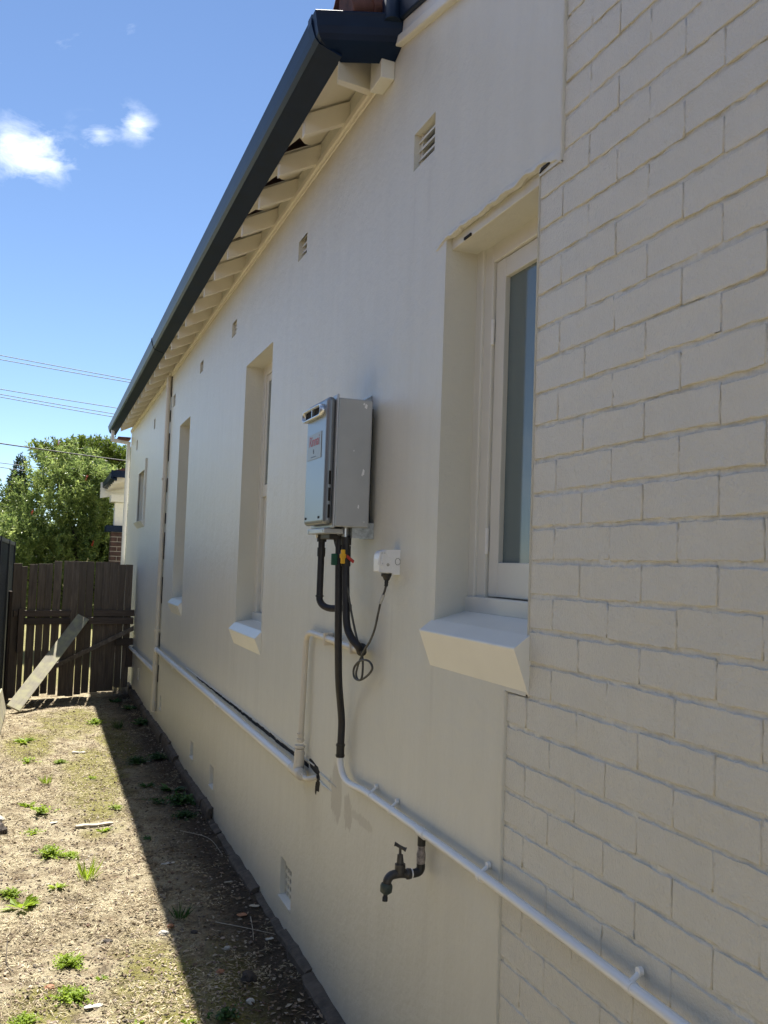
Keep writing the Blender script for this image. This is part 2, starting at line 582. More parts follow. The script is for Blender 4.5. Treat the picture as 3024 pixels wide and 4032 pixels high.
# ---------------------------------------------------------------- ground
def gh(x, y):
    x = np.asarray(x, float)
    y = np.asarray(y, float)
    h = (0.010 * np.sin(3.1 * x + 1.7 * y + 0.4) * np.cos(2.3 * y - 1.1 * x) + 0.006 * np.sin(9.7 * x - 6.1 * y) * np.sin(5.3 * y + 7.7 * x)
         + 0.004 * np.sin(23 * x + 17 * y) * np.sin(19 * y - 27 * x) + 0.0025 * np.sin(61 * x + 13 * y) * np.sin(47 * y - 31 * x))
    h = h + 0.03 * np.clip((x + 0.22) / 0.2, 0, 1) - 0.03 * np.clip((y - 11.6) / 1.2, 0, 1) - 0.02
    return h


xs = np.concatenate([[-900, -300, -90, -30, -10, -5, -3, -2.3], np.arange(-1.85, 0.06, 0.03), [0.3, 1, 3, 8, 20, 60, 200, 900]])
ys = np.concatenate([[-900, -200, -50, -12, -4, -1, 1, 2.2], np.arange(2.8, 13.6, 0.045), [14.5, 16, 20, 28, 45, 90, 250, 1200]])
X, Y = np.meshgrid(xs, ys)
inside = (X > -2.0) & (X < 0.1) & (Y > 2.5) & (Y < 13.7)
Zg = np.where(inside, gh(X, Y) + rng.normal(0, 0.0022, X.shape), -0.05)
nx, ny = len(xs), len(ys)
idx = np.arange(nx * ny).reshape(ny, nx)
Fg = np.stack([idx[:-1, :-1], idx[:-1, 1:], idx[1:, 1:], idx[1:, :-1]], -1).reshape(-1, 4)
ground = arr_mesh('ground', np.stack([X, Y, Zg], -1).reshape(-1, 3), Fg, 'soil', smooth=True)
ground['kind'] = 'structure'
ground['label'] = 'bare side yard soil with dry straw and moss'


# ---------------------------------------------------------------- house
house = thing('house', 'cream painted cottage with long rendered side wall, dark blue gutter and exposed rafters', 'house')
WX = -0.004                     # face of the rendered wall
PLATE = 3.70                    # underside of eave plate
WALL_TOP = 3.83
YE = 14.85                      # far corner
windows = [  # y0, y1, z0, z1
    (2.13, 2.735, 1.60, 2.838), (5.21, 5.97, 1.375, 3.035), (8.45, 9.14, 1.39, 3.06), (12.22, 13.14, 2.26, 2.91)]
vents = [(2.862, 3.055, 3.183, 3.318), (4.53, 4.70, 3.345, 3.493), (6.38, 6.55, 3.345, 3.472), (7.83, 8.005, 3.357, 3.49),
         (9.60, 9.77, 3.33, 3.485), (11.43, 11.58, 3.33, 3.48), (13.69, 13.88, 3.31, 3.49)]
low_vents = [(4.34, 4.555, 0.150, 0.335), (6.50, 6.65, 0.205, 0.345), (7.43, 7.58, 0.215, 0.342), (9.59, 9.70, 0.265, 0.40),
             (11.9, 12.05, 0.27, 0.40)]
holes = windows + vents + low_vents


def rake(y):                    # top of the wall where it runs down behind the eave end
    return 3.752 + 0.226 * (y - 3.25)


def plane_wall(name, y0, y1, z0, z1, x, holes, mat, parent, keep=None):
    cy = sorted({y0, y1, *[h[0] for h in holes], *[h[1] for h in holes]} & set([v for h in holes for v in h[:2]] + [y0, y1]))
    cy = [v for v in cy if y0 <= v <= y1]
    cz = sorted({z0, z1, *[h[2] for h in holes], *[h[3] for h in holes]})
    cz = [v for v in cz if z0 <= v <= z1]
    m = MB()
    V = {}

    def vid(y, z):
        if (y, z) not in V:
            V[(y, z)] = len(m.v)
            m.v.append((x, y, z))
        return V[(y, z)]
    for a, c in zip(cy, cy[1:]):
        for e, g in zip(cz, cz[1:]):
            my, mz = (a + c) / 2, (e + g) / 2
            if any(h[0] < my < h[1] and h[2] < mz < h[3] for h in holes):
                continue
            if keep and not keep(my, mz):
                continue
            m.f.append([vid(a, e), vid(a, g), vid(c, g), vid(c, e)])
            m.s.append(False)
    return m


EDGE = [(0.0, 1.452, 2.243), (1.452, 2.805, 2.13), (2.805, 3.45, 2.018)]   # z0, z1, y where bricks give way to render
extra = [(2.018, 2.13, 2.805, 3.45), (2.13, 2.243, 0, 1.452)]


def keep_render(y, z):
    if y < 2.018:
        return False
    if y < 2.13:
        return z > 2.805
    if y < 2.243:
        return z > 1.452
    return True


fakecuts = [(2.018, 2.13, 2.805, 2.805), (2.13, 2.243, 1.452, 1.452)]
m = plane_wall('wall', 2.018, YE, -0.25, 3.45, WX, holes + fakecuts, 'render_paint', house, keep_render)
# top strip, following the rake near the corner and the plate further on
m.add([(WX, 2.018, 3.45), (WX, 2.018, rake(2.018)), (WX, 3.27, rake(3.27)), (WX, 3.27, 3.45)], [(0, 1, 2, 3)])
m.add([(WX, 3.27, 3.45), (WX, 3.27, WALL_TOP), (WX, YE, WALL_TOP), (WX, YE, 3.45)], [(0, 1, 2, 3)])
# far end wall, back wall
m.add([(WX, YE, -0.25), (8, YE, -0.25), (8, YE, WALL_TOP), (4, YE, 5.9), (WX, YE, WALL_TOP)], [(0, 1, 2, 3, 4)])
m.add([(8, YE, -0.25), (8, -6, -0.25), (8, -6, WALL_TOP), (8, YE, WALL_TOP)], [(0, 1, 2, 3)])
wall = m.build('wall', 'render_paint', house)
# edge of the render coat: a thin rib along the border with the bricks
for (z0, z1, ye) in EDGE:
    if ye == 2.13:
        continue
    m = MB()
    n = 60
    prev = None
    for i in range(n + 1):
        z = z0 + (z1 - z0) * i / n
        w = 0.0034 + 0.0012 * noise.noise(Vector((z * 30, ye, 0)))
        jj = 0.0018 * noise.noise(Vector((z * 14, ye, 5)))
        xo = WX - 0.0038 - 0.002 * noise.noise(Vector((z * 22, ye, 9)))
        cur = [(0.010, ye - w * 1.6 + jj, z), (xo + 0.002, ye - w + jj, z), (xo, ye + jj, z), (WX - 0.0003, ye + w * 2 + jj, z)]
        if prev:
            base = len(m.v)
            m.v += prev + cur
            for a in range(3):
                m.f.append([base + a, base + a + 1, base + 5 + a, base + 4 + a])
                m.s.append(False)
        prev = cur
    m.build('render_edge', 'render_paint', wall)

# --- bricks
L, H = 0.23698, 0.086
Y0, Z0 = 2.0114, 1.8819
YB = 0.86                      # bricks are built singly up to here
m = MB()
pts_b = [(0.011, -6.0), (0.011, 2.243)]
m.add([(0.011, -6, -0.25), (0.011, -6, 3.45), (0.011, 2.243, 3.45), (0.011, 2.243, -0.25)], [(0, 1, 2, 3)])
m.add([(0.011, -6, 3.45), (0.011, -0.9, 3.45), (0.011, 2.018, rake(2.018)), (0.011, 2.018, 3.45)], [(0, 1, 2, 3)])
brick_wall = None
mw = MB()
# mortar bed, gridded so that it can be lumpy, with the window opening left out
gy = np.arange(YB - 0.02, 2.25, 0.012)
gz = np.arange(-0.1, 3.46, 0.012)
GY, GZ = np.meshgrid(gy, gz)
GX = 0.0036 + rng.normal(0, 0.0009, GY.shape)
row_f = np.abs(((GZ - Z0) / H) % 1.0 - 0.5)
GX -= np.where(row_f < 0.40, 0.0016, 0.0)
for i in range(3):
    GX += 0.0005 * np.sin(GY * (31 + 17 * i) + i) * np.sin(GZ * (43 - 9 * i) + 2 * i)
idm = np.arange(GY.size).reshape(GY.shape)
Fm = np.stack([idm[:-1, :-1], idm[1:, :-1], idm[1:, 1:], idm[:-1, 1:]], -1)
cyc = (GY[:-1, :-1] + GY[1:, 1:]) / 2
czc = (GZ[:-1, :-1] + GZ[1:, 1:]) / 2
lim = np.where(czc < 1.452, 2.243, np.where(czc < 2.802, 2.126, 2.018))
Fm = Fm[cyc < lim]
brick_wall = arr_mesh('brick_wall', np.stack([GX, GY, GZ], -1).reshape(-1, 3), Fm.reshape(-1, 4), 'mortar_paint', house, True)
m2 = MB()
m2.add([(0.006, -6, -0.25), (0.006, -6, 2.5), (0.006, YB - 0.01, 3.2), (0.006, YB - 0.01, -0.25)], [(0, 1, 2, 3)])
m2.add([(0.013, YB - 0.02, 3.44), (0.013, YB - 0.02, rake(YB)), (0.013, 2.03, rake(2.03)), (0.013, 2.03, 3.44)], [(0, 1, 2, 3)])
m2.build('far_wall_face', 'brick_paint', brick_wall)


def brick_mesh(ln, ht, seed):
    r = random.Random(seed)
    ny_, nz_ = max(4, int(ln / 0.0165)), 6
    ys_ = [-ln / 2 + ln * i / ny_ for i in range(ny_ + 1)]
    zs_ = [-ht / 2 + ht * j / nz_ for j in range(nz_ + 1)]
    off = Vector((r.uniform(0, 90), r.uniform(0, 90), 0))
    tilt_y, tilt_z = r.uniform(-0.006, 0.006), r.uniform(-0.012, 0.012)
    V, Fc = [], []

    def nz2(a, b_, s):
        return noise.noise(Vector((a * s, b_ * s, 0)) + off)
    corner = [r.random() < 0.22 for _ in range(4)]
    for j, z in enumerate(zs_):
        for i, y in enumerate(ys_):
            ey = 1 if i in (0, ny_) else 0
            ez = 1 if j in (0, nz_) else 0
            x = 0.0015 * nz2(y, z, 24) + 0.0006 * nz2(y, z, 70) + tilt_y * y + tilt_z * z
            yy, zz = y, z
            wob = 0.0042 * nz2(y, z * 3, 30) + 0.0020 * nz2(y, z, 110)
            if ez:
                zz += wob + 0.0012 * nz2(y, z, 170)
                x += (0.0036 if j else 0.0014) + 0.0014 * nz2(y, z * 2, 90)
            if ey:
                yy += 0.0020 * nz2(z, y * 3, 42)
                x += 0.0016
            if i in (1, ny_ - 1):
                yy += (-1 if i == 1 else 1) * (ln / ny_ - 0.0022) + 0.0020 * nz2(z, y * 3, 42)
            if j in (1, nz_ - 1) and 0 < i < ny_:
                x -= (0.0016 if j > 1 else 0.0008) * max(0.0, nz2(y, z * 5, 55) + 0.25)
            if j in (1, nz_ - 1):
                zz += (-1 if j == 1 else 1) * (ht / nz_ - (0.0020 if j == 1 else 0.0026)) + wob
            if ey and ez:
                k_ = (1 if i else 0) + (2 if j else 0)
                if corner[k_]:
                    yy *= 1 - 0.010 / ln
                    zz *= 1 - 0.006 / ht
            V.append((x, yy, zz))
    w = ny_ + 1
    for j in range(nz_):
        for i in range(ny_):
            a = j * w + i
            Fc.append((a, a + w, a + w + 1, a + 1))
    nf = len(Fc)
    rim = [j * w for j in range(nz_ + 1)] + [nz_ * w + i for i in range(1, ny_ + 1)] + [j * w + ny_ for j in range(nz_ - 1, -1, -1)] + [i for i in range(ny_ - 1, 0, -1)]
    base = len(V)
    nr = len(rim)
    for q in rim:
        V.append(V[q])
    for q in rim:
        V.append((0.014, V[q][1] * 1.003, V[q][2] * 1.012))
    for k_ in range(nr):
        k2 = (k_ + 1) % nr
        Fc.append((base + k_, base + nr + k_, base + nr + k2, base + k2))
    me = bpy.data.meshes.new('brick')
    me.from_pydata(V, [], Fc)
    me.polygons.foreach_set('use_smooth', [True] * nf + [False] * nr)
    bm = bmesh.new()
    bm.from_mesh(me)
    bmesh.ops.recalc_face_normals(bm, faces=bm.faces)
    bm.to_mesh(me)
    bm.free()
    # open back: make sure the front looks out of the wall
    ring1 = {j * w + i for j in range(1, nz_) for i in range(1, ny_) if j in (1, nz_ - 1) or i in (1, ny_ - 1)}
    at = me.attributes.new('sharp_edge', 'BOOLEAN', 'EDGE')
    at.data.foreach_set('value', [e.vertices[0] in ring1 and e.vertices[1] in ring1 for e in me.edges])
    if me.polygons[nf // 2].normal.x > 0:
        me.flip_normals()
    me.materials.append(MATS['brick_paint'])
    return me


full = [brick_mesh(L - 0.0036, H - 0.0094, s) for s in range(24)]
r0 = int(math.floor((-0.05 - Z0) / H))
r1 = int(math.ceil((3.45 - Z0) / H))
nb = 0
for r in range(r0, r1):
    zc = Z0 + (r + 0.5) * H
    if zc + H / 2 > 3.46 or zc < -0.02:
        continue
    ylim = [e[2] for e in EDGE if e[0] <= zc < e[1]]
    ylim = ylim[0] - 0.004 if ylim else 2.0
    par = 0 if (r % 2) else 1
    i = par - 4
    while True:
        ya = Y0 - i * L / 2             # far end
        yb = ya - L                     # near end
        i += 2
        if ya < YB + 0.05:
            break
        if yb >= ylim - 0.01:
            continue
        if ya > ylim:
            if ylim - yb < 0.03:
                continue
            me = brick_mesh(ylim - yb - 0.002, H - 0.0094, 500 + nb)
            yc = (ylim + yb + 0.0045) / 2
        else:
            me = full[random.randrange(24)]
            yc = (ya + yb) / 2
        o = link('brick', me, None, brick_wall)
        o.location = (random.uniform(-0.0009, 0.0006), yc, zc + random.uniform(-0.0022, 0.0022))
        o.rotation_euler = (random.uniform(-0.008, 0.008), 0, 0)
        nb += 1


MB().box(0.001, 0.2, 2.1225, 2.1312, 1.45, 2.806).build('brick_jamb', 'brick_paint', brick_wall, 0.002)


# --- windows
def reveal(m, y0, y1, z0, z1, depth, x0=WX, bottom=True):
    m.add([(x0, y0, z0), (depth, y0, z0), (depth, y0, z1), (x0, y0, z1)], [(0, 1, 2, 3)])
    m.add([(x0, y1, z0), (depth, y1, z0), (depth, y1, z1), (x0, y1, z1)], [(3, 2, 1, 0)])
    m.add([(x0, y0, z1), (depth, y0, z1), (depth, y1, z1), (x0, y1, z1)], [(0, 1, 2, 3)])
    if bottom:
        m.add([(x0, y0, z0), (depth, y0, z0), (depth, y1, z0), (x0, y1, z0)], [(3, 2, 1, 0)])


for k_, w_ in enumerate(windows):
    m = MB()
    reveal(m, *w_, 0.20 if k_ < 3 else 0.10)
    m.build('window_reveal', 'render_paint', wall)


def sill(parent, y0, y1, ztop, nose_x, znose, zbot, depth=0.12, zin=None):
    zin = zin if zin is not None else ztop + 0.03
    prof = [(depth, zin), (0.0, ztop), (nose_x, znose), (-0.001, zbot), (0.02, zbot), (depth, zbot + 0.05)]
    m = MB().prism_y(prof, y0, y1)
    return m.build('sill', 'sill_paint', parent, 0.004)


def sash(parent, x, y0, y1, z0, z1, stile=0.05, th=0.035, name='sash', mat='trim_paint'):
    m = MB()
    m.box(x, x + th, y1 - stile, y1, z0, z1)
    m.box(x, x + th, y0, y0 + stile, z0, z1)
    m.box(x + 0.001, x + th - 0.001, y0 + stile - 0.001, y1 - stile + 0.001, z1 - stile, z1 - 0.0005)
    m.box(x + 0.001, x + th - 0.001, y0 + stile - 0.001, y1 - stile + 0.001, z0 + 0.0005, z0 + stile * 1.7)
    s = m.build(name, mat, parent, 0.003)
    m = MB().box(x + th * 0.45, x + th * 0.45 + 0.004, y0 + stile - 0.002, y1 - stile + 0.002, z0 + stile * 1.7 - 0.002, z1 - stile + 0.002)
    m.build('pane', 'glass', parent)
    return s


def room(parent, y0, y1, z0, z1, x):
    """curtain folds and dark room behind the pane"""
    m = MB()
    n = 36
    v, f = [], []
    for i in range(n + 1):
        y = y0 + (y1 - y0) * i / n
        xo = x + 0.012 * math.sin(i * 1.9) + 0.006 * math.sin(i * 4.3)
        v += [(xo, y, z0), (xo, y, z1)]
        if i:
            f.append((2 * i - 2, 2 * i, 2 * i + 1, 2 * i - 1))
    m.add(v, f, True)
    m.build('curtain', 'curtain', parent)
    m = MB()
    m.add([(x + 0.2, y0 - 0.1, z0 - 0.1), (x + 0.2, y1 + 0.1, z0 - 0.1), (x + 0.2, y1 + 0.1, z1 + 0.1), (x + 0.2, y0 - 0.1, z1 + 0.1)], [(0, 1, 2, 3)])
    m.build('room_back', 'void_dark', parent)


# near casement window
y0, y1, z0, z1 = windows[0]
m = MB()
m.box(0.118, 0.19, y1 - 0.10, y1 + 0.01, z0 + 0.06, z1 + 0.01)       # far jamb
m.box(0.108, 0.14, y1 - 0.045, y1 + 0.009, z0 + 0.061, z1 + 0.009)   # moulding on the jamb
m.box(0.118, 0.19, y0 - 0.01, y0 + 0.08, z0 + 0.06, z1 + 0.01)
m.box(0.119, 0.189, y0 + 0.079, y1 - 0.099, z1 - 0.092, z1 - 0.030)
m.box(0.100, 0.188, y0 - 0.009, y1 + 0.009, z0 + 0.035, z0 + 0.085)  # timber sill
win1 = m.build('window', 'trim_paint', house, 0.004)
win1['label'] = 'near casement window with hinged sash and ragged plaster head'
s_ob = sash(win1, 0.128, y0 + 0.06, y1 - 0.105, z0 + 0.088, z1 - 0.094, 0.062, 0.038)
# the sash stands slightly ajar
for o in (s_ob,):
    o.rotation_euler = (0, 0, 0)
for zc in (1.86, 2.52):
    mm_ = MB().tube([(0.121, y1 - 0.103, zc - 0.04), (0.121, y1 - 0.103, zc + 0.04)], 0.006, 8)
    mm_.build('hinge', 'white_paint', win1)
room(win1, y0 - 0.05, y1 + 0.05, z0, z1, 0.24)
sill(win1, 2.121, 2.758, 1.608, -0.046, 1.574, 1.455, 0.12, 1.642)
# concrete lintel set back behind the plaster, and the ragged broken edge of the plaster above it
MB().box(0.016, 0.2, 2.05, 2.80, 2.800, 2.8375).build('lintel', 'render_paint', win1, 0.003)
m = MB()
n = 70
ya, yb = 2.825, 2.015
prev = None
for i in range(n + 1):
    t = i / n
    y = ya + (yb - ya) * t
    e = min(1.0, t / 0.06, (1 - t) / 0.06)
    zl = 2.829 + 0.010 * noise.noise(Vector((y * 17, 3.1, 0))) + 0.005 * noise.noise(Vector((y * 60, 7, 0)))
    if t < 0.12:
        zl -= 0.012 * (1 - t / 0.12)
    if t > 0.90:
        zl -= 0.030 * (t - 0.90) / 0.10
    zh = max(zl + 0.012, 2.842) + 0.005 + 0.006 * noise.noise(Vector((y * 12, 9.3, 0)))
    out = WX - 0.002 - 0.006 * e * (0.6 + 0.8 * noise.noise(Vector((y * 21, 1.3, 4))))
    cur = [(0.017, y, zl + 0.008), (0.003, y, zl), (out, y, zl + 0.004), (out, y, zl + 0.010), (WX - 0.0006, y, zh)]
    if prev:
        base = len(m.v)
        m.v += prev + cur
        for a in range(4):
            m.f.append([base + a, base + a + 1, base + 5 + a + 1, base + 5 + a])
            m.s.append(False)
    prev = cur
m.build('plaster_lip', 'render_paint', win1)
MB().box(0.012, 0.02, 2.585, 2.635, 2.801, 2.809).build('slot', 'void_dark', win1)
MB().hexa([(-0.007, 2.075, 2.818), (0.012, 2.075, 2.818), (0.012, 2.125, 2.812), (-0.007, 2.125, 2.812),
           (-0.007, 2.070, 2.824), (0.012, 2.070, 2.824), (0.012, 2.115, 2.824), (-0.007, 2.115, 2.824)]).build('slot', 'void_dark', win1)

# double-hung windows further along
for wi, lab in ((1, 'middle sash window deep in the rendered wall'), (2, 'far sash window deep in the rendered wall')):
    y0, y1, z0, z1 = windows[wi]
    m = MB()
    m.box(0.112, 0.19, y1 - 0.075, y1 + 0.01, z0 + 0.05, z1 + 0.01)
    m.box(0.112, 0.19, y0 - 0.01, y0 + 0.075, z0 + 0.05, z1 + 0.01)
    m.box(0.113, 0.189, y0 + 0.074, y1 - 0.074, z1 - 0.06, z1 + 0.009)
    m.box(0.100, 0.188, y0 - 0.009, y1 + 0.009, z0 + 0.02, z0 + 0.075)
    w_ob = m.build('window', 'trim_paint', house, 0.004)
    w_ob['label'] = lab
    zm = (z0 + z1) / 2
    sash(w_ob, 0.135, y0 + 0.078, y1 - 0.078, z0 + 0.078, zm + 0.02, 0.045, 0.03)
    sash(w_ob, 0.120, y0 + 0.078, y1 - 0.078, zm - 0.02, z1 - 0.062, 0.045, 0.014)
    room(w_ob, y0 - 0.05, y1 + 0.05, z0, z1, 0.24)
    sill(w_ob, y0 - 0.012, y1 + 0.02, z0 + 0.008, -0.042, z0 - 0.036, z0 - 0.135, 0.12, z0 + 0.03)
# little high window near the far corner
y0, y1, z0, z1 = windows[3]
m = MB()
m.box(-0.03, 0.01, y0 - 0.05, y0, z0 - 0.06, z1 + 0.13)
m.box(-0.02, 0.01, y1, y1 + 0.03, z0 - 0.06, z1 + 0.02)
m.box(-0.019, 0.01, y0 + 0.0005, y1 - 0.0005, z1, z1 + 0.02)
m.box(0.05, 0.09, y0, y0 + 0.05, z0, z1)
m.box(0.05, 0.09, y1 - 0.05, y1, z0, z1)
m.box(0.051, 0.089, y0 + 0.0505, y1 - 0.0505, z1 - 0.05, z1 - 0.001)
m.box(0.051, 0.089, y0 + 0.0505, y1 - 0.0505, z0 + 0.001, z0 + 0.06)
w_ob = m.build('window', 'trim_paint', house, 0.003)
w_ob['label'] = 'small high window near the far corner'
MB().box(0.07, 0.074, y0 + 0.05, y1 - 0.05, z0 + 0.06, z1 - 0.05).build('pane', 'glass', w_ob)
m = MB()
for k_ in (1, 2):
    yy = y0 + (y1 - y0) * k_ / 3
    m.box(0.06, 0.084, yy - 0.01, yy + 0.01, z0 + 0.06, z1 - 0.05)
m.box(0.061, 0.083, y0 + 0.05, y1 - 0.05, (z0 + z1) / 2 - 0.01, (z0 + z1) / 2 + 0.01)
m.build('glazing_bar', 'trim_paint', w_ob)
room(w_ob, y0, y1, z0, z1, 0.14)
sill(w_ob, y0 - 0.07, y1 + 0.05, z0, -0.06, z0 - 0.02, z0 - 0.10, 0.06, z0 + 0.02)


# --- air vents
def air_vent(y0, y1, z0, z1, slats, near):
    m = MB()
    reveal(m, y0, y1, z0, z1, 0.05)
    v_ob = m.build('air_vent', 'render_paint', house)
    MB().add([(0.05, y0, z0), (0.05, y1, z0), (0.05, y1, z1), (0.05, y0, z1)], [(0, 1, 2, 3)]).build('void', 'void_dark', v_ob)
    me = None
    e = 0.024
    for k_ in range(slats):
        zc = z0 + (z1 - z0) * (k_ + 0.5) / slats
        dz = (z1 - z0) / slats
        if me is None:
            q = MB()
            q.hexa([(0.014, y0, -dz * 0.42), (0.046, y0, dz * 0.10), (0.046, y1, dz * 0.10), (0.014, y1, -dz * 0.42),
                    (0.014, y0, -dz * 0.16), (0.046, y0, dz * 0.36), (0.046, y1, dz * 0.36), (0.014, y1, -dz * 0.16)])
            o = q.build('slat', 'render_paint', v_ob)
            me = o.data
        else:
            o = link('slat', me, None, v_ob)
        o.location.z = zc
    m = MB()
    m.box(0.020, 0.048, y1 - e, y1 - 0.0005, z0 + 0.0005, z1 - 0.0005)
    m.build('vent_rim', 'render_paint', v_ob)
    return v_ob


for i, v_ in enumerate(vents):
    air_vent(*v_, 4, i == 0)
for i, v_ in enumerate(low_vents):
    y0, y1, z0, z1 = v_
    m = MB()
    reveal(m, y0, y1, z0, z1, 0.05)
    m.hexa([(-0.010, y0 - 0.004, z0 - 0.014), (0.03, y0 - 0.004, z0 - 0.014), (0.03, y1 + 0.004, z0 - 0.014), (-0.010, y1 + 0.004, z0 - 0.014),
            (-0.012, y0 - 0.004, z0 - 0.002), (0.03, y0 - 0.004, z0 + 0.008), (0.03, y1 + 0.004, z0 + 0.008), (-0.012, y1 + 0.004, z0 - 0.002)])
    v_ob = m.build('air_vent', 'trim_paint', house)
    MB().add([(0.05, y0, z0), (0.05, y1, z0), (0.05, y1, z1), (0.05, y0, z1)], [(0, 1, 2, 3)]).build('void', 'void_dark', v_ob)
    m = MB()
    nyv = 5
    for k_ in range(nyv + 1):
        yc = y0 + (y1 - y0) * k_ / nyv
        m.box(0.022, 0.034, max(y0, yc - 0.008), min(y1, yc + 0.008), z0, z1)
    for k_ in range(6):
        zc = z0 + (z1 - z0) * k_ / 5
        m.box(0.0215, 0.0345, y0, y1, max(z0, zc - 0.007), min(z1, zc + 0.007))
    m.build('grille', 'render_paint', v_ob)

# --- footing
y = 2.9
while y < 13.0:
    ln = random.uniform(0.28, 0.62)
    hgt = 0.028 + random.uniform(-0.014, 0.016) + (0.042 if y > 6.2 else 0) + (0.03 if 8.6 < y < 9.9 else 0)
    d = 0.045 + random.uniform(-0.012, 0.014)
    q = MB()
    segs = max(3, int(ln / 0.07))
    rings = []
    for i in range(segs + 1):
        yy = y + 0.006 + (ln - 0.012) * i / segs
        r1_, r2_ = noise.noise(Vector((yy * 9, 0, 1))), noise.noise(Vector((yy * 21, 5, 1)))
        dd = d + 0.014 * r1_ + 0.006 * r2_
        hh = hgt + 0.016 * r2_ + 0.008 * r1_
        rings.append([(-dd - 0.008, yy, -0.12), (-dd, yy, hh * 0.7), (-dd * 0.75, yy, hh), (WX + 0.001, yy, hh + 0.008)])
    for a, c in zip(rings, rings[1:]):
        base = len(q.v)
        q.v += a + c
        for k_ in range(3):
            q.f.append([base + k_, base + k_ + 1, base + 4 + k_ + 1, base + 4 + k_])
            q.s.append(False)
    for rg in (rings[0], rings[-1]):
        q.add(rg, [(0, 1, 2, 3)])
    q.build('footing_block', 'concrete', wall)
    y += ln

# --- eaves
m = MB().box(-0.024, WX - 0.0005, 3.47, YE, PLATE, PLATE + 0.030)
m.box(-0.014, WX - 0.0008, 3.47, YE, PLATE - 0.018, PLATE + 0.001)
m.build('eave_plate', 'eave_paint', house, 0.003)


def rafter_pts(y, th=0.042):
    a, c = y - th / 2, y + th / 2
    return [(-0.206, a, 3.632), (0.03, a, 3.748), (0.03, c, 3.748), (-0.206, c, 3.632),
            (-0.206, a, 3.725), (0.03, a, 3.842), (0.03, c, 3.842), (-0.206, c, 3.725)]


ry = [3.89 + 0.4535 * i for i in range(25)]
ry = [v for v in ry if v < YE - 0.1]
q = MB().hexa(rafter_pts(0.0)).build('rafter', 'eave_paint', house, 0.002)
q.location.y = ry[0]
for v in ry[1:]:
    o = q.copy()
    COL.objects.link(o)
    o.parent = house
    o.location.y = v + random.uniform(-0.012, 0.012)
# angled rafter and block at the near corner
MB().hexa([(-0.215, 3.345, 3.622), (-0.012, 3.515, 3.700), (-0.012, 3.565, 3.700), (-0.205, 3.385, 3.622),
           (-0.215, 3.345, 3.722), (-0.012, 3.515, 3.815), (-0.012, 3.565, 3.815), (-0.205, 3.385, 3.722)]).build('rafter', 'eave_paint', house, 0.002)
MB().box(-0.060, WX - 0.0006, 3.29, 3.42, 3.638, 3.765).build('corbel_block', 'trim_paint', house, 0.003)
# soffit boards between the rafters, some broken away at the edge
edges = [3.47] + ry + [YE]
for i, (a, c) in enumerate(zip(edges, edges[1:])):
    a_, c_ = a + 0.003, c - 0.003
    s = lambda x: 3.736 + (x + 0.206) * 0.493 + 0.001
    poly = [(-0.235, a_), (0.02, a_), (0.02, c_), (-0.235, c_)]
    if i in (1, 2, 3, 4):
        d = (0.0, 0.16, 0.14, 0.09, 0.06)[i]
        poly = [(-0.235, a_), (0.02, a_), (0.02, c_), (-0.055, c_), (-0.10, c_ - d * 0.35), (-0.15, c_ - d), (-0.20, c_ - d * 0.25), (-0.215, c_), (-0.235, c_)]
    n_ = len(poly)
    vv = [(x, y, s(x)) for x, y in poly] + [(x, y, s(x) + 0.008) for x, y in poly]
    ff = [tuple(range(n_)), tuple(range(n_, 2 * n_))[::-1]] + [(k_, (k_ + 1) % n_, n_ + (k_ + 1) % n_, n_ + k_) for k_ in range(n_)]
    MB().add(vv, ff).build('soffit_board', 'eave_paint', house)


# --- gutter: profile swept round the near corner
def sweep(path, prof, zoff=None):
    P = [Vector((p[0], p[1])) for p in path]
    rings = []
    for i, p in enumerate(P):
        if i == 0:
            d1 = d2 = (P[1] - P[0]).normalized()
        elif i == len(P) - 1:
            d1 = d2 = (P[-1] - P[-2]).normalized()
        else:
            d1, d2 = (P[i] - P[i - 1]).normalized(), (P[i + 1] - P[i]).normalized()
        n1, n2 = Vector((-d1.y, d1.x)), Vector((-d2.y, d2.x))
        mit = (n1 + n2).normalized()
        mit = mit / max(0.3, mit.dot(n1))
        zo = zoff[i] if zoff else 0
        rings.append([(p.x + mit.x * a, p.y + mit.y * a, z + zo) for a, z in prof])
    return rings


# the path runs from far to near, so its left normal points to +x (into the house)
gprof = [(0.000, 3.808), (-0.004, 3.820), (0.004, 3.826), (0.010, 3.818), (0.012, 3.790), (0.018, 3.768), (0.030, 3.744), (0.058, 3.735),
         (0.112, 3.715), (0.112, 3.83), (0.124, 3.83), (0.124, 3.694), (0.060, 3.716), (0.030, 3.728), (0.016, 3.745), (0.008, 3.770), (0.003, 3.795)]
gpath = [(-0.333, 15.3), (-0.333, 3.262), (-0.012, 3.175)]
rings = sweep(gpath, gprof, [0, 0, 0.012])
m = MB()
n_ = len(gprof)
for a, c in zip(rings, rings[1:]):
    base = len(m.v)
    m.v += a + c
    for k_ in range(n_):
        m.f.append([base + k_, base + (k_ + 1) % n_, base + n_ + (k_ + 1) % n_, base + n_ + k_])
        m.s.append(False)
m.add(rings[-1], [tuple(range(n_))])
gutter = m.build('gutter', 'gutter_blue', house, 0.0025)
m = MB().add([(-0.333, 15.302, 3.815), (-0.305, 15.302, 3.72), (-0.209, 15.302, 3.69), (-0.209, 15.302, 3.83),
              (-0.333, 15.31, 3.815), (-0.305, 15.31, 3.72), (-0.209, 15.31, 3.69), (-0.209, 15.31, 3.83)],
             [(0, 1, 2, 3), (7, 6, 5, 4), (0, 4, 5, 1), (1, 5, 6, 2), (2, 6, 7, 3), (3, 7, 4, 0)])
m.build('end_cap', 'gutter_blue', gutter)
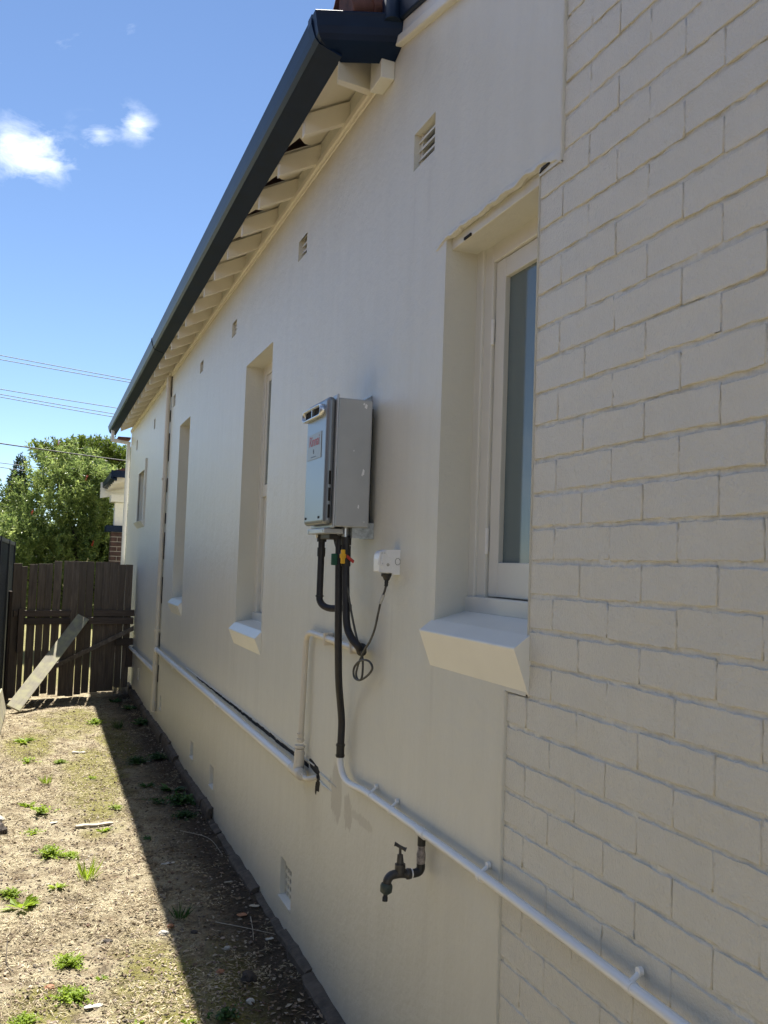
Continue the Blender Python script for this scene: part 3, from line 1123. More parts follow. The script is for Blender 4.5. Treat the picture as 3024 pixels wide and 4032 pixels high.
for yj in (3.31, 8.9):     # lapped joints
    jp = [(a - 0.003, z - (0.002 if z < 3.75 else -0.002)) for a, z in gprof[:1] + gprof[-1:10:-1]][:]
    jp = [(-0.004, 3.83), (-0.0045, 3.795), (0.004, 3.768), (0.013, 3.743), (0.028, 3.725), (0.060, 3.713), (0.120, 3.692), (0.120, 3.700), (0.06, 3.722), (0.02, 3.75), (0.006, 3.80), (0.004, 3.83)]
    pr = [(-0.333 + a, z) for a, z in jp]
    MB().prism_y(pr, yj, yj + 0.05).build('gutter_joint', 'gutter_blue', gutter)

# fascia board behind gutter
MB().box(-0.208, -0.190, 3.40, 15.2, 3.735, 3.83).build('fascia', 'eave_paint', house)

# --- roof
m = MB()
RX, RZ = 4.0, 3.852 + 0.51 * 4.25
for (x0, x1) in ((-0.215, RX), (8.215, RX)):
    m.hexa([(x0, 3.34, 3.852), (x1, 3.34, RZ), (x1, 15.25, RZ), (x0, 15.25, 3.852),
            (x0, 3.30, 3.90), (x1, 3.30, RZ + 0.05), (x1, 15.25, RZ + 0.05), (x0, 15.25, 3.90)])
roof = m.build('roof', 'terracotta', house)
MB().add([(0.0, 3.32, 3.842), (8.0, 3.32, 3.842), (4.0, 3.32, RZ)], [(0, 1, 2)]).build('gable_infill', 'render_paint', house)
# roof tiles of the eave courses
tv, tf = [], []
nt_ = 10
for j, u in enumerate((0.0, 0.36)):
    for i in range(nt_ + 1):
        t = i / nt_
        yy = -0.13 + 0.26 * t
        hz = 0.034 * (0.5 + 0.5 * math.cos(t * 2 * math.pi * 1.0)) + 0.012 * math.cos(t * 4 * math.pi)
        for dz in (0.0, -0.013):
            tv.append((u, yy, 0.51 * u + hz + dz + (0.02 if u == 0 else 0.0)))
w2 = (nt_ + 1) * 2
for i in range(nt_):
    a = i * 2
    tf += [(a, a + 2, w2 + a + 2, w2 + a), (a + 1, w2 + a + 1, w2 + a + 3, a + 3), (a, a + 1, a + 3, a + 2)]
tile_me = None
for cx_ in range(3):
    for k_ in range(46):
        yy = 3.44 + 0.258 * k_
        if yy > 15.1:
            continue
        if tile_me is None:
            o = MB().add(tv, tf).build('tile', 'terracotta', roof)
            for p in o.data.polygons:
                p.use_smooth = True
            tile_me = o.data
        else:
            o = link('tile', tile_me, None, roof)
        o.location = (-0.235 + 0.33 * cx_, yy, 3.885 + 0.33 * 0.51 * cx_)
        o.rotation_euler = (random.uniform(-0.02, 0.02), random.uniform(-0.015, 0.015), random.uniform(-0.02, 0.02))
# mortar-bedded verge tiles at the near corner
q = MB()
for k_ in range(3):
    x0 = -0.215 + 0.085 * k_
    q.tube([(x0, 3.27, 3.86 + 0.02 * k_), (x0 + 0.13, 3.29, 3.905 + 0.015 * k_)], [0.055, 0.06], 10)
q.build('verge_tile', 'terracotta', roof)

# raking mouldings and metal capping over the wall behind the eave end
ya, yb = 3.30, 0.6


def rake_strip(x0, x1, d0, d1, name, mat, bevel=0.003, ya=ya):
    return MB().hexa([(x0, yb, rake(yb) + d0), (x1, yb, rake(yb) + d0), (x1, ya, rake(ya) + d0), (x0, ya, rake(ya) + d0),
                      (x0, yb, rake(yb) + d1), (x1, yb, rake(yb) + d1), (x1, ya, rake(ya) + d1), (x0, ya, rake(ya) + d1)]).build(name, mat, house, bevel)


rake_strip(-0.030, 0.2, -0.014, 0.022, 'raking_moulding', 'trim_paint', 0.006)
rake_strip(-0.016, 0.2, 0.0225, 0.075, 'raking_moulding', 'trim_paint', 0.003)
rake_strip(-0.034, 0.25, 0.0755, 0.24, 'capping', 'capping_blue', 0.006, 3.225)
MB().tube([(-0.052, 3.20, 3.80), (-0.045, 3.22, 3.88), (-0.01, 3.26, 3.93)], [0.036, 0.045, 0.03], 12).build('flashing_roll', 'capping_blue', house)
# rear roof behind the parapet
MB().hexa([(0.1, -6, 2.2), (8, -6, 2.2), (8, 3.25, 3.7), (0.1, 3.25, 3.7), (0.1, -6, 2.25), (8, -6, 2.25), (8, 3.25, 3.75), (0.1, 3.25, 3.75)]).build('rear_roof', 'capping_blue', house)

# --- downpipes
dp = MB().tube([(-0.034, 9.95, 3.69), (-0.034, 9.95, 1.2), (-0.034, 9.955, 0.235)], 0.026, 14)
for zc, hh, rr in ((0.83, 0.03, 0.031), (0.62, 0.05, 0.031), (0.26, 0.035, 0.030), (0.215, 0.02, 0.027)):
    dp.tube([(-0.034, 9.95, zc - hh), (-0.034, 9.95, zc + hh)], rr, 14)
downpipe = dp.build('downpipe', 'cream_pipe', house)
zz = 0.5
while zz < 3.6:
    ln = random.uniform(0.08, 0.3)
    MB().box(WX - 0.008, WX - 0.0005, 9.914, 9.921, zz, zz + ln).build('shadow_gap', 'void_dark', downpipe)  # black strips on the wall stand in for the shadow beside the pipe
    zz += ln + random.uniform(0.08, 0.35)
for zc in (1.03, 2.6):
    MB().box(-0.066, WX - 0.001, 9.93, 9.97, zc - 0.012, zc + 0.012).build('bracket', 'cream_pipe', downpipe)
# corner downpipe with its offset under the eave
m = MB()
m.box(-0.30, -0.255, 14.93, 15.01, 3.585, 3.735)
m.hexa([(-0.30, 14.931, 3.555), (-0.03, 14.931, 3.520), (-0.03, 15.009, 3.520), (-0.30, 15.009, 3.555),
        (-0.30, 14.931, 3.600), (-0.03, 14.931, 3.565), (-0.03, 15.009, 3.565), (-0.30, 15.009, 3.600)])
m.box(-0.058, -0.006, 14.90, 15.02, -0.1, 3.56)
m.build('downpipe', 'white_paint', house, 0.003)
MB().box(-0.20, -0.01, 14.87, 15.2, 3.60, 3.625).build('fascia', 'terracotta', house)

# --- front porch beyond the far corner
m = MB()
pg = [(-0.30, 3.10), (-0.295, 3.00), (-0.20, 2.97), (-0.20, 3.09), (-0.21, 3.09), (-0.21, 2.99), (-0.285, 3.02), (-0.288, 3.10)]
m.prism_y([(x + 0.07, z + 0.04) for x, z in pg], 15.7, 18.0)
m.box(-0.225, 0.5, 15.66, 15.72, 3.06, 3.17)
m.build('porch_gutter', 'gutter_blue', house)
MB().hexa([(-0.19, 15.72, 3.10), (1.5, 15.72, 3.55), (1.5, 18.2, 3.55), (-0.19, 18.2, 3.10), (-0.19, 15.72, 3.17), (1.5, 15.72, 3.66), (1.5, 18.2, 3.66), (-0.19, 18.2, 3.17)]).build('porch_roof', 'terracotta', house)
for k_ in range(6):
    yy = 15.9 + 0.4 * k_
    MB().hexa([(-0.16, yy, 2.97), (0.3, yy, 3.07), (0.3, yy + 0.05, 3.07), (-0.16, yy + 0.05, 2.97), (-0.16, yy, 3.06), (0.3, yy, 3.17), (0.3, yy + 0.05, 3.17), (-0.16, yy + 0.05, 3.06)]).build('porch_rafter', 'eave_paint', house)
MB().hexa([(-0.26, 18.05, 2.85), (0.6, 18.05, 3.02), (0.6, 18.12, 3.02), (-0.26, 18.12, 2.85), (-0.26, 18.05, 3.14), (0.6, 18.05, 3.32), (0.6, 18.12, 3.32), (-0.26, 18.12, 3.14)]).build('barge_board', 'white_paint', house)
MB().box(-0.11, 0.25, 17.3, 17.75, 2.752, 2.885).build('porch_beam', 'white_paint', house, 0.004)
MB().box(-0.03, 0.13, 17.42, 17.66, 2.33, 2.7515).build('porch_pillar', 'white_paint', house, 0.01)
MB().box(-0.17, 0.2, 17.28, 17.8, 2.215, 2.3295).build('pier_cap', 'gutter_blue', house, 0.004)
pier = MB().box(-0.068, 0.16, 17.36, 17.72, -0.1, 2.2145).build('pier', 'pier_mortar', house)
pme = None
for r in range(25):
    for c_ in range(2):
        ln = 0.108 if False else None
    zc = 2.17 - 0.086 * r
    if zc < 0:
        break
    cuts = [(-0.076, 0.032), (0.042, 0.168)] if r % 2 else [(-0.076, 0.168)]
    for xa, xb in cuts:
        MB().box(xa, xb, 17.352, 17.728, zc - 0.037, zc + 0.037).build('brick', 'dark_brick', pier, 0.004)

# ---------------------------------------------------------------- water heater
hz0, hz1 = 1.912, 2.397
heater = thing('water_heater', 'silver gas water heater hanging on the wall above black pipes', 'water heater')
MB().box(-0.166, -0.030, 3.330, 3.622, hz0, hz1).build('casing', 'heater_side', heater, 0.006, 3)
MB().box(-0.174, -0.1655, 3.322, 3.630, hz0 - 0.006, hz1 + 0.012).build('flange', 'heater_side', heater, 0.005, 3)
cover = MB().box(-0.208, -0.1735, 3.332, 3.621, hz0 + 0.006, hz1 + 0.002).build('front_cover', 'heater_front', heater, 0.018, 5)


def rounded_slot(x0, x1, yc, zc, w, h_, r, n=6):
    pts = []
    for (cy_, cz_, a0) in ((w / 2 - r, h_ / 2 - r, 0), (-w / 2 + r, h_ / 2 - r, 90), (-w / 2 + r, -h_ / 2 + r, 180), (w / 2 - r, -h_ / 2 + r, 270)):
        for i in range(n + 1):
            a = math.radians(a0 + 90 * i / n)
            pts.append((yc + cy_ + r * math.cos(a), zc + cz_ + r * math.sin(a)))
    k_ = len(pts)
    v = [(x0, y, z) for y, z in pts] + [(x1, y, z) for y, z in pts]
    f = [tuple(range(k_)), tuple(range(k_, 2 * k_))[::-1]] + [(i, (i + 1) % k_, k_ + (i + 1) % k_, k_ + i) for i in range(k_)]
    return MB().add(v, f)


def slot_ring(x0, x1, yc, zc, w, h_, r, t):
    m = MB()
    outer = rounded_slot(x0, x1, yc, zc, w, h_, r)
    inner = rounded_slot(x0, x1, yc, zc, w - 2 * t, h_ - 2 * t, max(0.002, r - t))
    k_ = len(outer.v) // 2
    v = outer.v + inner.v
    f = []
    for i in range(k_):
        j = (i + 1) % k_
        f += [(i, j, 2 * k_ + j, 2 * k_ + i), (i, k_ + i, k_ + j, j), (2 * k_ + i, 2 * k_ + j, 3 * k_ + j, 3 * k_ + i)]
    return m.add(v, f, True)


flue = slot_ring(-0.226, -0.2075, 3.506, 2.354, 0.262, 0.046, 0.022, 0.006).build('flue_outlet', 'steel', heater)
rounded_slot(-0.2115, -0.2078, 3.506, 2.354, 0.251, 0.035, 0.017).build('flue_void', 'void_dark', flue)
m = MB()
for yy in (3.506,):
    m.box(-0.222, -0.2117, yy - 0.003, yy + 0.003, 2.338, 2.370)
m.build('flue_bar', 'steel', flue)
badge = MB().box(-0.2098, -0.2079, 3.397, 3.590, 2.175, 2.276).build('badge', 'badge_plate', heater, 0.0006, 1)


def text(s, size, y, z, x, mat, parent, name, sx=1.0):
    cu = bpy.data.curves.new(name, 'FONT')
    cu.body = s
    cu.size = size
    cu.extrude = 0.0002
    cu.align_x = 'CENTER'
    cu.align_y = 'CENTER'
    tmp = bpy.data.objects.new(name, cu)
    COL.objects.link(tmp)
    dg = bpy.context.evaluated_depsgraph_get()
    me = bpy.data.meshes.new_from_object(tmp.evaluated_get(dg))
    bpy.data.objects.remove(tmp)
    me.materials.clear()
    me.materials.append(MATS[mat])
    o = bpy.data.objects.new(name, me)
    COL.objects.link(o)
    o.parent = parent
    o.matrix_local = Matrix(((0, 0, -1, x), (-sx, 0, 0, y), (0, 1, 0, z), (0, 0, 0, 1)))
    return o


text('Rinnai', 0.058, 3.494, 2.245, -0.2102, 'badge_red', badge, 'lettering', 1.02)
text('B', 0.026, 3.50, 2.205, -0.2102, 'badge_dark', badge, 'lettering')
MB().box(-0.2104, -0.2099, 3.465, 3.535, 2.184, 2.1865).build('badge_line', 'badge_dark', badge)
for za, zb in ((2.068, 2.119), (2.006, 2.055), (1.943, 1.993)):
    MB().box(-0.194, -0.185, 3.3302, 3.335, za, zb).build('side_slot', 'void_dark', heater)
for yy in (3.40, 3.585):
    MB().box(-0.2092, -0.2079, yy - 0.011, yy + 0.011, 1.942, 1.951).build('drain_slot', 'void_dark', heater)
MB().box(-0.196, -0.12, 3.36, 3.60, hz0 - 0.026, hz0 - 0.0065).build('skirt', 'heater_side', heater, 0.003)
for yy in (3.385, 3.575):
    MB().tube([(-0.1965, yy, hz0 - 0.016), (-0.199, yy, hz0 - 0.016)], 0.004, 8).build('screw', 'steel', heater)
MB().tube([(-0.052, 3.3305, hz0 + 0.022), (-0.052, 3.326, hz0 + 0.022)], 0.0045, 10).build('screw', 'steel', heater)
m = MB()
m.hexa([(-0.09, 3.420, hz1 - 0.01), (-0.005, 3.420, hz1 - 0.01), (-0.005, 3.425, hz1 - 0.01), (-0.09, 3.425, hz1 - 0.01),
        (-0.05, 3.420, hz1 + 0.008), (-0.005, 3.420, hz1 + 0.036), (-0.005, 3.425, hz1 + 0.036), (-0.05, 3.425, hz1 + 0.008)])
m.box(-0.008, -0.0045, 3.425, 3.53, hz1 - 0.02, hz1 + 0.036)
m.build('wall_bracket', 'galvanised', heater)
m = MB().box(-0.030, -0.0045, 3.40, 3.56, hz0 - 0.008, hz1 - 0.02)
m.build('back_rail', 'void_dark', heater)
m = MB()
m.box(-0.090, -0.03, 3.345, 3.348, hz0 - 0.040, hz0 + 0.0005)
m.box(-0.032, -0.0045, 3.346, 3.43, hz0 - 0.041, hz0 + 0.02)
m.box(-0.090, -0.087, 3.3485, 3.43, hz0 - 0.040, hz0 - 0.0005)
m.build('wall_bracket', 'galvanised', heater)
for (x_, z_, w_, h_) in ((-0.058, 2.372, 0.006, 0.010), (-0.066, 2.380, 0.004, 0.005), (-0.060, 2.122, 0.005, 0.012), (-0.064, 2.112, 0.003, 0.006), (-0.075, 1.990, 0.003, 0.008), (-0.10, 2.20, 0.002, 0.003)):
    MB().hexa([(x_ - w_, 3.3292, z_ - h_ * 0.6), (x_ + w_ * 0.6, 3.3292, z_ - h_), (x_ + w_ * 0.6, 3.331, z_ - h_), (x_ - w_, 3.331, z_ - h_ * 0.6),
               (x_ - w_ * 0.3, 3.3292, z_ + h_), (x_ + w_, 3.3292, z_ + h_ * 0.5), (x_ + w_, 3.331, z_ + h_ * 0.5), (x_ - w_ * 0.3, 3.331, z_ + h_)]).build('paint_fleck', 'outlet_white', heater)
# valves under the casing
m = MB()
m.tube([(-0.105, 3.385, hz0), (-0.105, 3.385, hz0 - 0.045)], 0.014, 12)
m.tube([(-0.105, 3.385, hz0 - 0.022), (-0.135, 3.372, hz0 - 0.022)], 0.009, 10)
m.tube([(-0.15, 3.545, hz0), (-0.15, 3.545, hz0 - 0.035)], 0.013, 12)
m.build('inlet_fitting', 'steel', heater)
MB().box(-0.162, -0.10, 3.40, 3.53, hz0 - 0.045, hz0 - 0.0005).build('valve_body', 'black_rubber', heater, 0.004)
MB().tube([(-0.175, 3.55, hz0 - 0.030), (-0.12, 3.55, hz0 - 0.034)], 0.010, 10).build('relief_valve', 'white_pipe', heater)
m = MB().box(-0.126, -0.110, 3.355, 3.368, 1.775, 1.828)
m.box(-0.130, -0.106, 3.356, 3.367, 1.795, 1.812)
m.build('valve_handle', 'yellow_plastic', heater, 0.003)
m = MB().box(-0.150, -0.126, 3.40, 3.412, 1.768, 1.812)
m.build('valve_handle', 'green_plastic', heater, 0.003)
MB().hexa([(-0.104, 3.352, 1.797), (-0.078, 3.352, 1.777), (-0.078, 3.362, 1.777), (-0.104, 3.362, 1.797),
           (-0.104, 3.352, 1.810), (-0.074, 3.352, 1.788), (-0.074, 3.362, 1.788), (-0.104, 3.362, 1.810)]).build('valve_handle', 'red_plastic', heater, 0.002)

# ---------------------------------------------------------------- pipework
p = thing('lagged_pipe', 'long black lagged pipe dropping from the heater to the white pipe', 'pipe')
path = smooth_path([(-0.118, 3.415, 1.905), (-0.117, 3.415, 1.80), (-0.110, 3.42, 1.62), (-0.098, 3.44, 1.45), (-0.080, 3.475, 1.32),
                    (-0.055, 3.525, 1.235), (-0.042, 3.540, 1.16), (-0.040, 3.545, 1.09), (-0.040, 3.548, 1.03)])
MB().tube(path, 0.0145, 12).build('pipe', 'black_lagging', p)
m = MB().tube([(-0.040, 3.548, 1.070), (-0.040, 3.548, 1.016)], 0.0165, 12)
m.tube([(-0.040, 3.548, 1.066), (-0.040, 3.548, 1.060)], 0.0185, 12)
m.tube([(-0.040, 3.548, 1.026), (-0.040, 3.548, 1.020)], 0.0185, 12)
m.build('collar', 'black_rubber', p)
p = thing('lagged_pipe', 'black lagged pipe bending from the heater into the small cream conduit', 'pipe')
path = smooth_path([(-0.100, 3.385, 1.88), (-0.098, 3.385, 1.78), (-0.094, 3.375, 1.62), (-0.090, 3.365, 1.54), (-0.078, 3.335, 1.495), (-0.060, 3.315, 1.470), (-0.045, 3.335, 1.452)])
MB().tube(path, 0.0145, 12).build('pipe', 'black_lagging', p)
m = MB().tube([(-0.1, 3.385, 1.876), (-0.1, 3.385, 1.845)], 0.021, 8)
m.tube([(-0.099, 3.385, 1.842), (-0.098, 3.385, 1.765)], 0.0185, 12)
m.build('nut', 'black_rubber', p)
m = MB().tube([(-0.046, 3.318, 1.468), (-0.038, 3.338, 1.446)], 0.019, 12)
m.build('collar', 'black_rubber', p)
p = thing('lagged_pipe', 'shortest black lagged pipe, with an elbow, on the left under the heater', 'pipe')
path = smooth_path([(-0.150, 3.545, 1.885), (-0.150, 3.545, 1.80), (-0.150, 3.545, 1.66), (-0.149, 3.542, 1.628), (-0.138, 3.525, 1.608), (-0.118, 3.495, 1.600), (-0.085, 3.455, 1.604), (-0.05, 3.44, 1.606)])
MB().tube(path, 0.0135, 12).build('pipe', 'black_lagging', p)
m = MB().tube([(-0.150, 3.545, 1.886), (-0.150, 3.545, 1.858)], 0.0195, 8)
m.tube([(-0.150, 3.545, 1.835), (-0.150, 3.545, 1.80)], 0.0165, 12)
m.tube([(-0.150, 3.545, 1.648), (-0.150, 3.545, 1.642)], 0.0165, 12)
m.build('collar', 'black_rubber', p)

# thin cream conduit: along, then down to the waste pipe
p = thing('conduit', 'thin cream conduit running along and down to the long white waste pipe', 'conduit')
path = smooth_path([(-0.030, 3.34, 1.449), (-0.030, 3.6, 1.453), (-0.030, 3.95, 1.460), (-0.030, 4.06, 1.461), (-0.030, 4.13, 1.445), (-0.030, 4.155, 1.39), (-0.032, 4.158, 1.2), (-0.036, 4.160, 0.96)], 8)
MB().tube(path, 0.0135, 12).build('pipe', 'cream_pipe', p)
for yy in (3.46, 3.82):
    MB().box(-0.047, WX - 0.001, yy - 0.009, yy + 0.009, 1.428, 1.482).build('clip', 'cream_pipe', p, 0.004)

p = thing('waste_pipe', 'long white waste pipe along the wall under the two deep windows', 'pipe')
MB().tube([(-0.042, 9.90, 0.834), (-0.042, 7.5, 0.832), (-0.042, 5.8, 0.831), (-0.042, 4.22, 0.828)], 0.0215, 16).build('pipe', 'white_pipe', p)
m = MB().tube([(-0.042, 4.25, 0.828), (-0.042, 4.10, 0.828)], 0.0265, 14)
m.tube([(-0.040, 4.16, 0.83), (-0.038, 4.16, 0.93)], [0.026, 0.022], 14)
for dz in (0.905, 0.935):
    m.tube([(-0.038, 4.16, dz), (-0.038, 4.16, dz + 0.012)], 0.0245, 14)
for dz, rr in ((0.965, 0.019), (0.99, 0.017)):
    m.tube([(-0.037, 4.16, dz), (-0.037, 4.16, dz + 0.010)], rr, 14)
for k_ in range(4):
    yy = 4.10 - 0.012 * k_
    m.tube([(-0.042, yy, 0.828), (-0.042, yy - 0.010, 0.828)], 0.0245 - 0.0028 * k_, 14)
m.tube(smooth_path([(-0.042, 4.06, 0.828), (-0.042, 4.02, 0.828), (-0.034, 3.985, 0.835), (-0.008, 3.965, 0.845)]), 0.0115, 12)
m.build('reducer_fitting', 'cream_pipe', p)
for yy in (8.55, 6.3):
    m = MB().tube([(-0.042, yy - 0.01, 0.832), (-0.042, yy + 0.01, 0.832)], 0.0235, 14)
    m.box(-0.05, WX - 0.001, yy - 0.008, yy + 0.008, 0.79, 0.812)
    m.build('saddle', 'white_pipe', p)
for yy in (9.84,):
    MB().tube([(-0.042, yy, 0.834), (-0.042, yy - 0.06, 0.834)], 0.027, 14).build('socket', 'white_pipe', p)
# ragged gap left open in the render above the pipe
m = MB()
yy = 4.12
while yy < 7.4:
    ln = random.uniform(0.03, 0.08)
    t = min(1.0, (7.6 - yy) / 2.0)
    h0 = 0.852 + random.uniform(-0.003, 0.003)
    m.box(WX - 0.0022, WX + 0.002, yy, yy + ln + 0.001, h0, h0 + 0.004 + 0.014 * t + random.uniform(-0.003, 0.003))
    yy += ln
m.build('render_gap', 'void_dark', wall)
m = MB().tube([(WX - 0.001, 4.02, 0.883), (WX - 0.001, 5.4, 0.878), (WX - 0.001, 6.9, 0.868), (WX - 0.001, 8.0, 0.860)], 0.0045, 6)
m.build('render_ridge', 'render_paint', wall)


def ragged(cy, cz, ry, rz, tilt, seed):
    pts = []
    for i in range(26):
        a_ = 2 * math.pi * i / 26
        r_ = 1 + 0.42 * noise.noise(Vector((math.cos(a_) * 1.9, math.sin(a_) * 1.9, seed)))
        py_, pz_ = math.cos(a_) * ry * r_, math.sin(a_) * rz * r_
        pts.append((WX - 0.0024, cy + py_ * math.cos(tilt) - pz_ * math.sin(tilt), cz + py_ * math.sin(tilt) + pz_ * math.cos(tilt)))
    back = [(WX + 0.004, y_, z_) for _, y_, z_ in pts]
    k_ = len(pts)
    MB().add(pts + back, [tuple(range(k_)), tuple(range(k_, 2 * k_))[::-1]] + [(i, (i + 1) % k_, k_ + (i + 1) % k_, k_ + i) for i in range(k_)]).build('render_hole', 'void_dark', wall)


ragged(4.03, 0.875, 0.085, 0.019, 0.1, 1.0)
ragged(3.955, 0.825, 0.022, 0.042, 0.0, 4.0)
ragged(3.985, 0.795, 0.012, 0.026, 0.2, 8.0)
m = MB().tube([(WX, 3.93, 0.872), (WX - 0.002, 3.85, 0.868), (WX, 3.70, 0.862)], [0.005, 0.006, 0.002], 6)
m.tube([(WX, 3.93, 0.838), (WX - 0.003, 3.87, 0.832), (WX, 3.76, 0.832)], [0.004, 0.007, 0.002], 6)
m.build('render_ridge', 'render_paint', wall)

p = thing('waste_pipe', 'low grey-white waste pipe between the far downpipe and the gate', 'pipe')
MB().tube([(-0.04, 9.97, 0.60), (-0.04, 11.5, 0.585), (-0.04, 13.6, 0.575)], 0.021, 14).build('pipe', 'white_pipe', p)
MB().tube([(-0.04, 12.2, 0.582), (-0.04, 12.24, 0.582)], 0.0245, 14).build('socket', 'white_pipe', p)

p = thing('water_pipe', 'white water pipe sloping out of the black pipe along the brick wall', 'pipe')
path = smooth_path([(-0.040, 3.548, 1.045), (-0.040, 3.545, 1.0), (-0.036, 3.515, 0.955), (-0.033, 3.45, 0.938), (-0.031, 3.34, 0.944), (-0.030, 3.2, 0.950), (-0.030, 2.4, 0.955), (-0.030, 1.9, 0.953), (-0.030, 1.2, 0.947), (-0.030, 0.3, 0.94)], 5)
MB().tube(path, 0.0128, 14).build('pipe', 'white_pipe', p)
for yy in (3.20, 2.99, 2.30, 1.62):
    m = MB().tube([(-0.030, yy - 0.009, 0.951), (-0.030, yy + 0.009, 0.951)], 0.0143, 14)
    m.tube([(-0.030, yy, 0.962), (-0.012, yy, 0.976), (WX, yy, 0.976)], 0.006, 8)
    m.tube([(-0.006, yy, 0.980), (-0.016, yy, 0.980)], 0.009, 8)
    m.build('clip', 'white_pipe', p)
MB().tube([(-0.030, 2.74, 0.952), (-0.030, 2.69, 0.952)], 0.0155, 14).build('tee', 'white_pipe', p)

# ---------------------------------------------------------------- garden tap
t = thing('garden_tap', 'old dark garden tap on a short flaking pipe below the white pipe', 'tap')
ty = 2.72
m = MB().tube([(-0.030, ty, 0.945), (-0.030, ty, 0.912)], 0.0125, 12)
m.build('upper_socket', 'black_rubber', t)
m = MB().tube([(-0.030, ty, 0.914), (-0.030, ty, 0.90), (-0.030, ty, 0.885), (-0.030, ty, 0.862), (-0.030, ty, 0.845)], [0.011, 0.0115, 0.0145, 0.0135, 0.011], 12)
m.build('riser', 'flaky_pipe', t)
m = MB().tube(smooth_path([(-0.030, ty, 0.858), (-0.030, ty, 0.845), (-0.036, ty, 0.834), (-0.050, ty, 0.830), (-0.060, ty, 0.830)]), [0.0135] * 25, 12)
m.build('elbow', 'black_rubber', t)
m = MB().tube([(-0.0585, ty, 0.830), (-0.0635, ty, 0.830)], 0.0155, 14)
m.build('thread_tape', 'tape_white', t)
path = smooth_path([(-0.063, ty, 0.830), (-0.075, ty, 0.830), (-0.09, ty, 0.832), (-0.11, ty, 0.832), (-0.128, ty, 0.828), (-0.138, ty, 0.816), (-0.140, ty, 0.800)])
rr = [0.016 if i < 5 else 0.0135 for i in range(len(path))]
rr[3:7] = [0.017] * 4
m = MB().tube(path, rr, 14)
m.tube([(-0.098, ty, 0.832), (-0.098, ty, 0.848), (-0.0985, ty, 0.862)], [0.0165, 0.017, 0.0165], 12)
m.tube([(-0.0985, ty, 0.861), (-0.099, ty, 0.876), (-0.0995, ty, 0.890)], [0.0115, 0.0105, 0.009], 10)
m.build('tap_body', 'tap_brass', t)
m = MB().tube([(-0.0995, ty, 0.888), (-0.100, ty, 0.912)], 0.0045, 8)
m.build('spindle', 'tap_brass', t)
m = MB().tube([(-0.117, ty + 0.006, 0.921), (-0.112, ty + 0.004, 0.920), (-0.100, ty, 0.913), (-0.088, ty - 0.004, 0.907), (-0.083, ty - 0.006, 0.905)], [0.0075, 0.0055, 0.0052, 0.0055, 0.0078], 10)
m.build('handle', 'tap_brass', t)
m = MB().tube([(-0.140, ty, 0.806), (-0.141, ty, 0.800), (-0.142, ty, 0.782), (-0.143, ty, 0.775)], [0.0165, 0.019, 0.0185, 0.010], 14)
m.build('hose_connector', 'tap_green', t)
m = MB().tube([(-0.143, ty, 0.776), (-0.1435, ty, 0.768), (-0.144, ty, 0.766), (-0.1445, ty, 0.754)], [0.007, 0.007, 0.0085, 0.0085], 12)
m.build('hose_tail', 'black_rubber', t)

# ---------------------------------------------------------------- power outlet with plug and cable
g = thing('power_outlet', 'white hooded weatherproof power outlet on the wall, right of the heater', 'outlet')
prof = [(-0.004, 1.830), (-0.052, 1.828), (-0.064, 1.822), (-0.045, 1.800), (-0.036, 1.775), (-0.031, 1.742), (-0.004, 1.742)]
MB().prism_y(prof, 3.055, 3.118).build('housing', 'outlet_white', g, 0.004, 3)
prof = [(-0.040, 1.8275), (-0.070, 1.824), (-0.078, 1.815), (-0.081, 1.795), (-0.080, 1.750), (-0.032, 1.748), (-0.033, 1.775), (-0.040, 1.800)]
MB().prism_y(prof, 3.0575, 3.115).build('hood', 'outlet_white', g, 0.004, 3)
for (zc) in (0,):
    m = MB().hexa([(-0.088, 3.0535, 1.775), (-0.079, 3.0535, 1.772), (-0.079, 3.0572, 1.772), (-0.088, 3.0572, 1.775),
                   (-0.080, 3.0535, 1.822), (-0.073, 3.0535, 1.822), (-0.073, 3.0572, 1.822), (-0.080, 3.0572, 1.822)])
    m.hexa([(-0.077, 3.0530, 1.772), (-0.066, 3.0530, 1.770), (-0.066, 3.0571, 1.770), (-0.077, 3.0571, 1.772),
            (-0.072, 3.0530, 1.823), (-0.062, 3.0530, 1.822), (-0.062, 3.0571, 1.822), (-0.072, 3.0571, 1.823)])
    m.build('latch', 'outlet_white', g, 0.002)
for x_, z_ in ((-0.072, 1.816), (-0.0645, 1.816), (-0.070, 1.780)):
    MB().tube([(x_, 3.0536, z_), (x_, 3.0515, z_)], 0.0021, 8).build('screw', 'steel', g)
MB().tube([(-0.048, 3.058, 1.776), (-0.048, 3.0555, 1.776)], 0.0055, 10).build('screw_hole', 'stone_pale', g)
m = MB()
for k_ in range(24):
    pass
ringpts = [(-0.013 + 0.0095 * math.cos(a), 3.0545, 1.788 + 0.0115 * math.sin(a)) for a in np.linspace(0, 2 * math.pi, 25)]
m.tube(ringpts, 0.0008, 5, False)
m.build('knockout', 'cable_grey', g)
c = thing('power_cable', 'grey flex with black plug looping from the outlet up to the heater', 'cable')
m = MB().tube([(-0.046, 3.075, 1.746), (-0.046, 3.075, 1.738), (-0.045, 3.073, 1.734), (-0.0455, 3.073, 1.722)], [0.019, 0.019, 0.015, 0.010], 12)
m.tube([(-0.0455, 3.073, 1.724), (-0.047, 3.072, 1.700)], [0.007, 0.0055], 10)
for k_ in range(4):
    zc = 1.721 - 0.0055 * k_
    m.tube([(-0.0455 - k_ * 0.0003, 3.073, zc), (-0.0455 - k_ * 0.0003, 3.073, zc - 0.003)], 0.0078, 10)
m.build('plug', 'black_rubber', c)
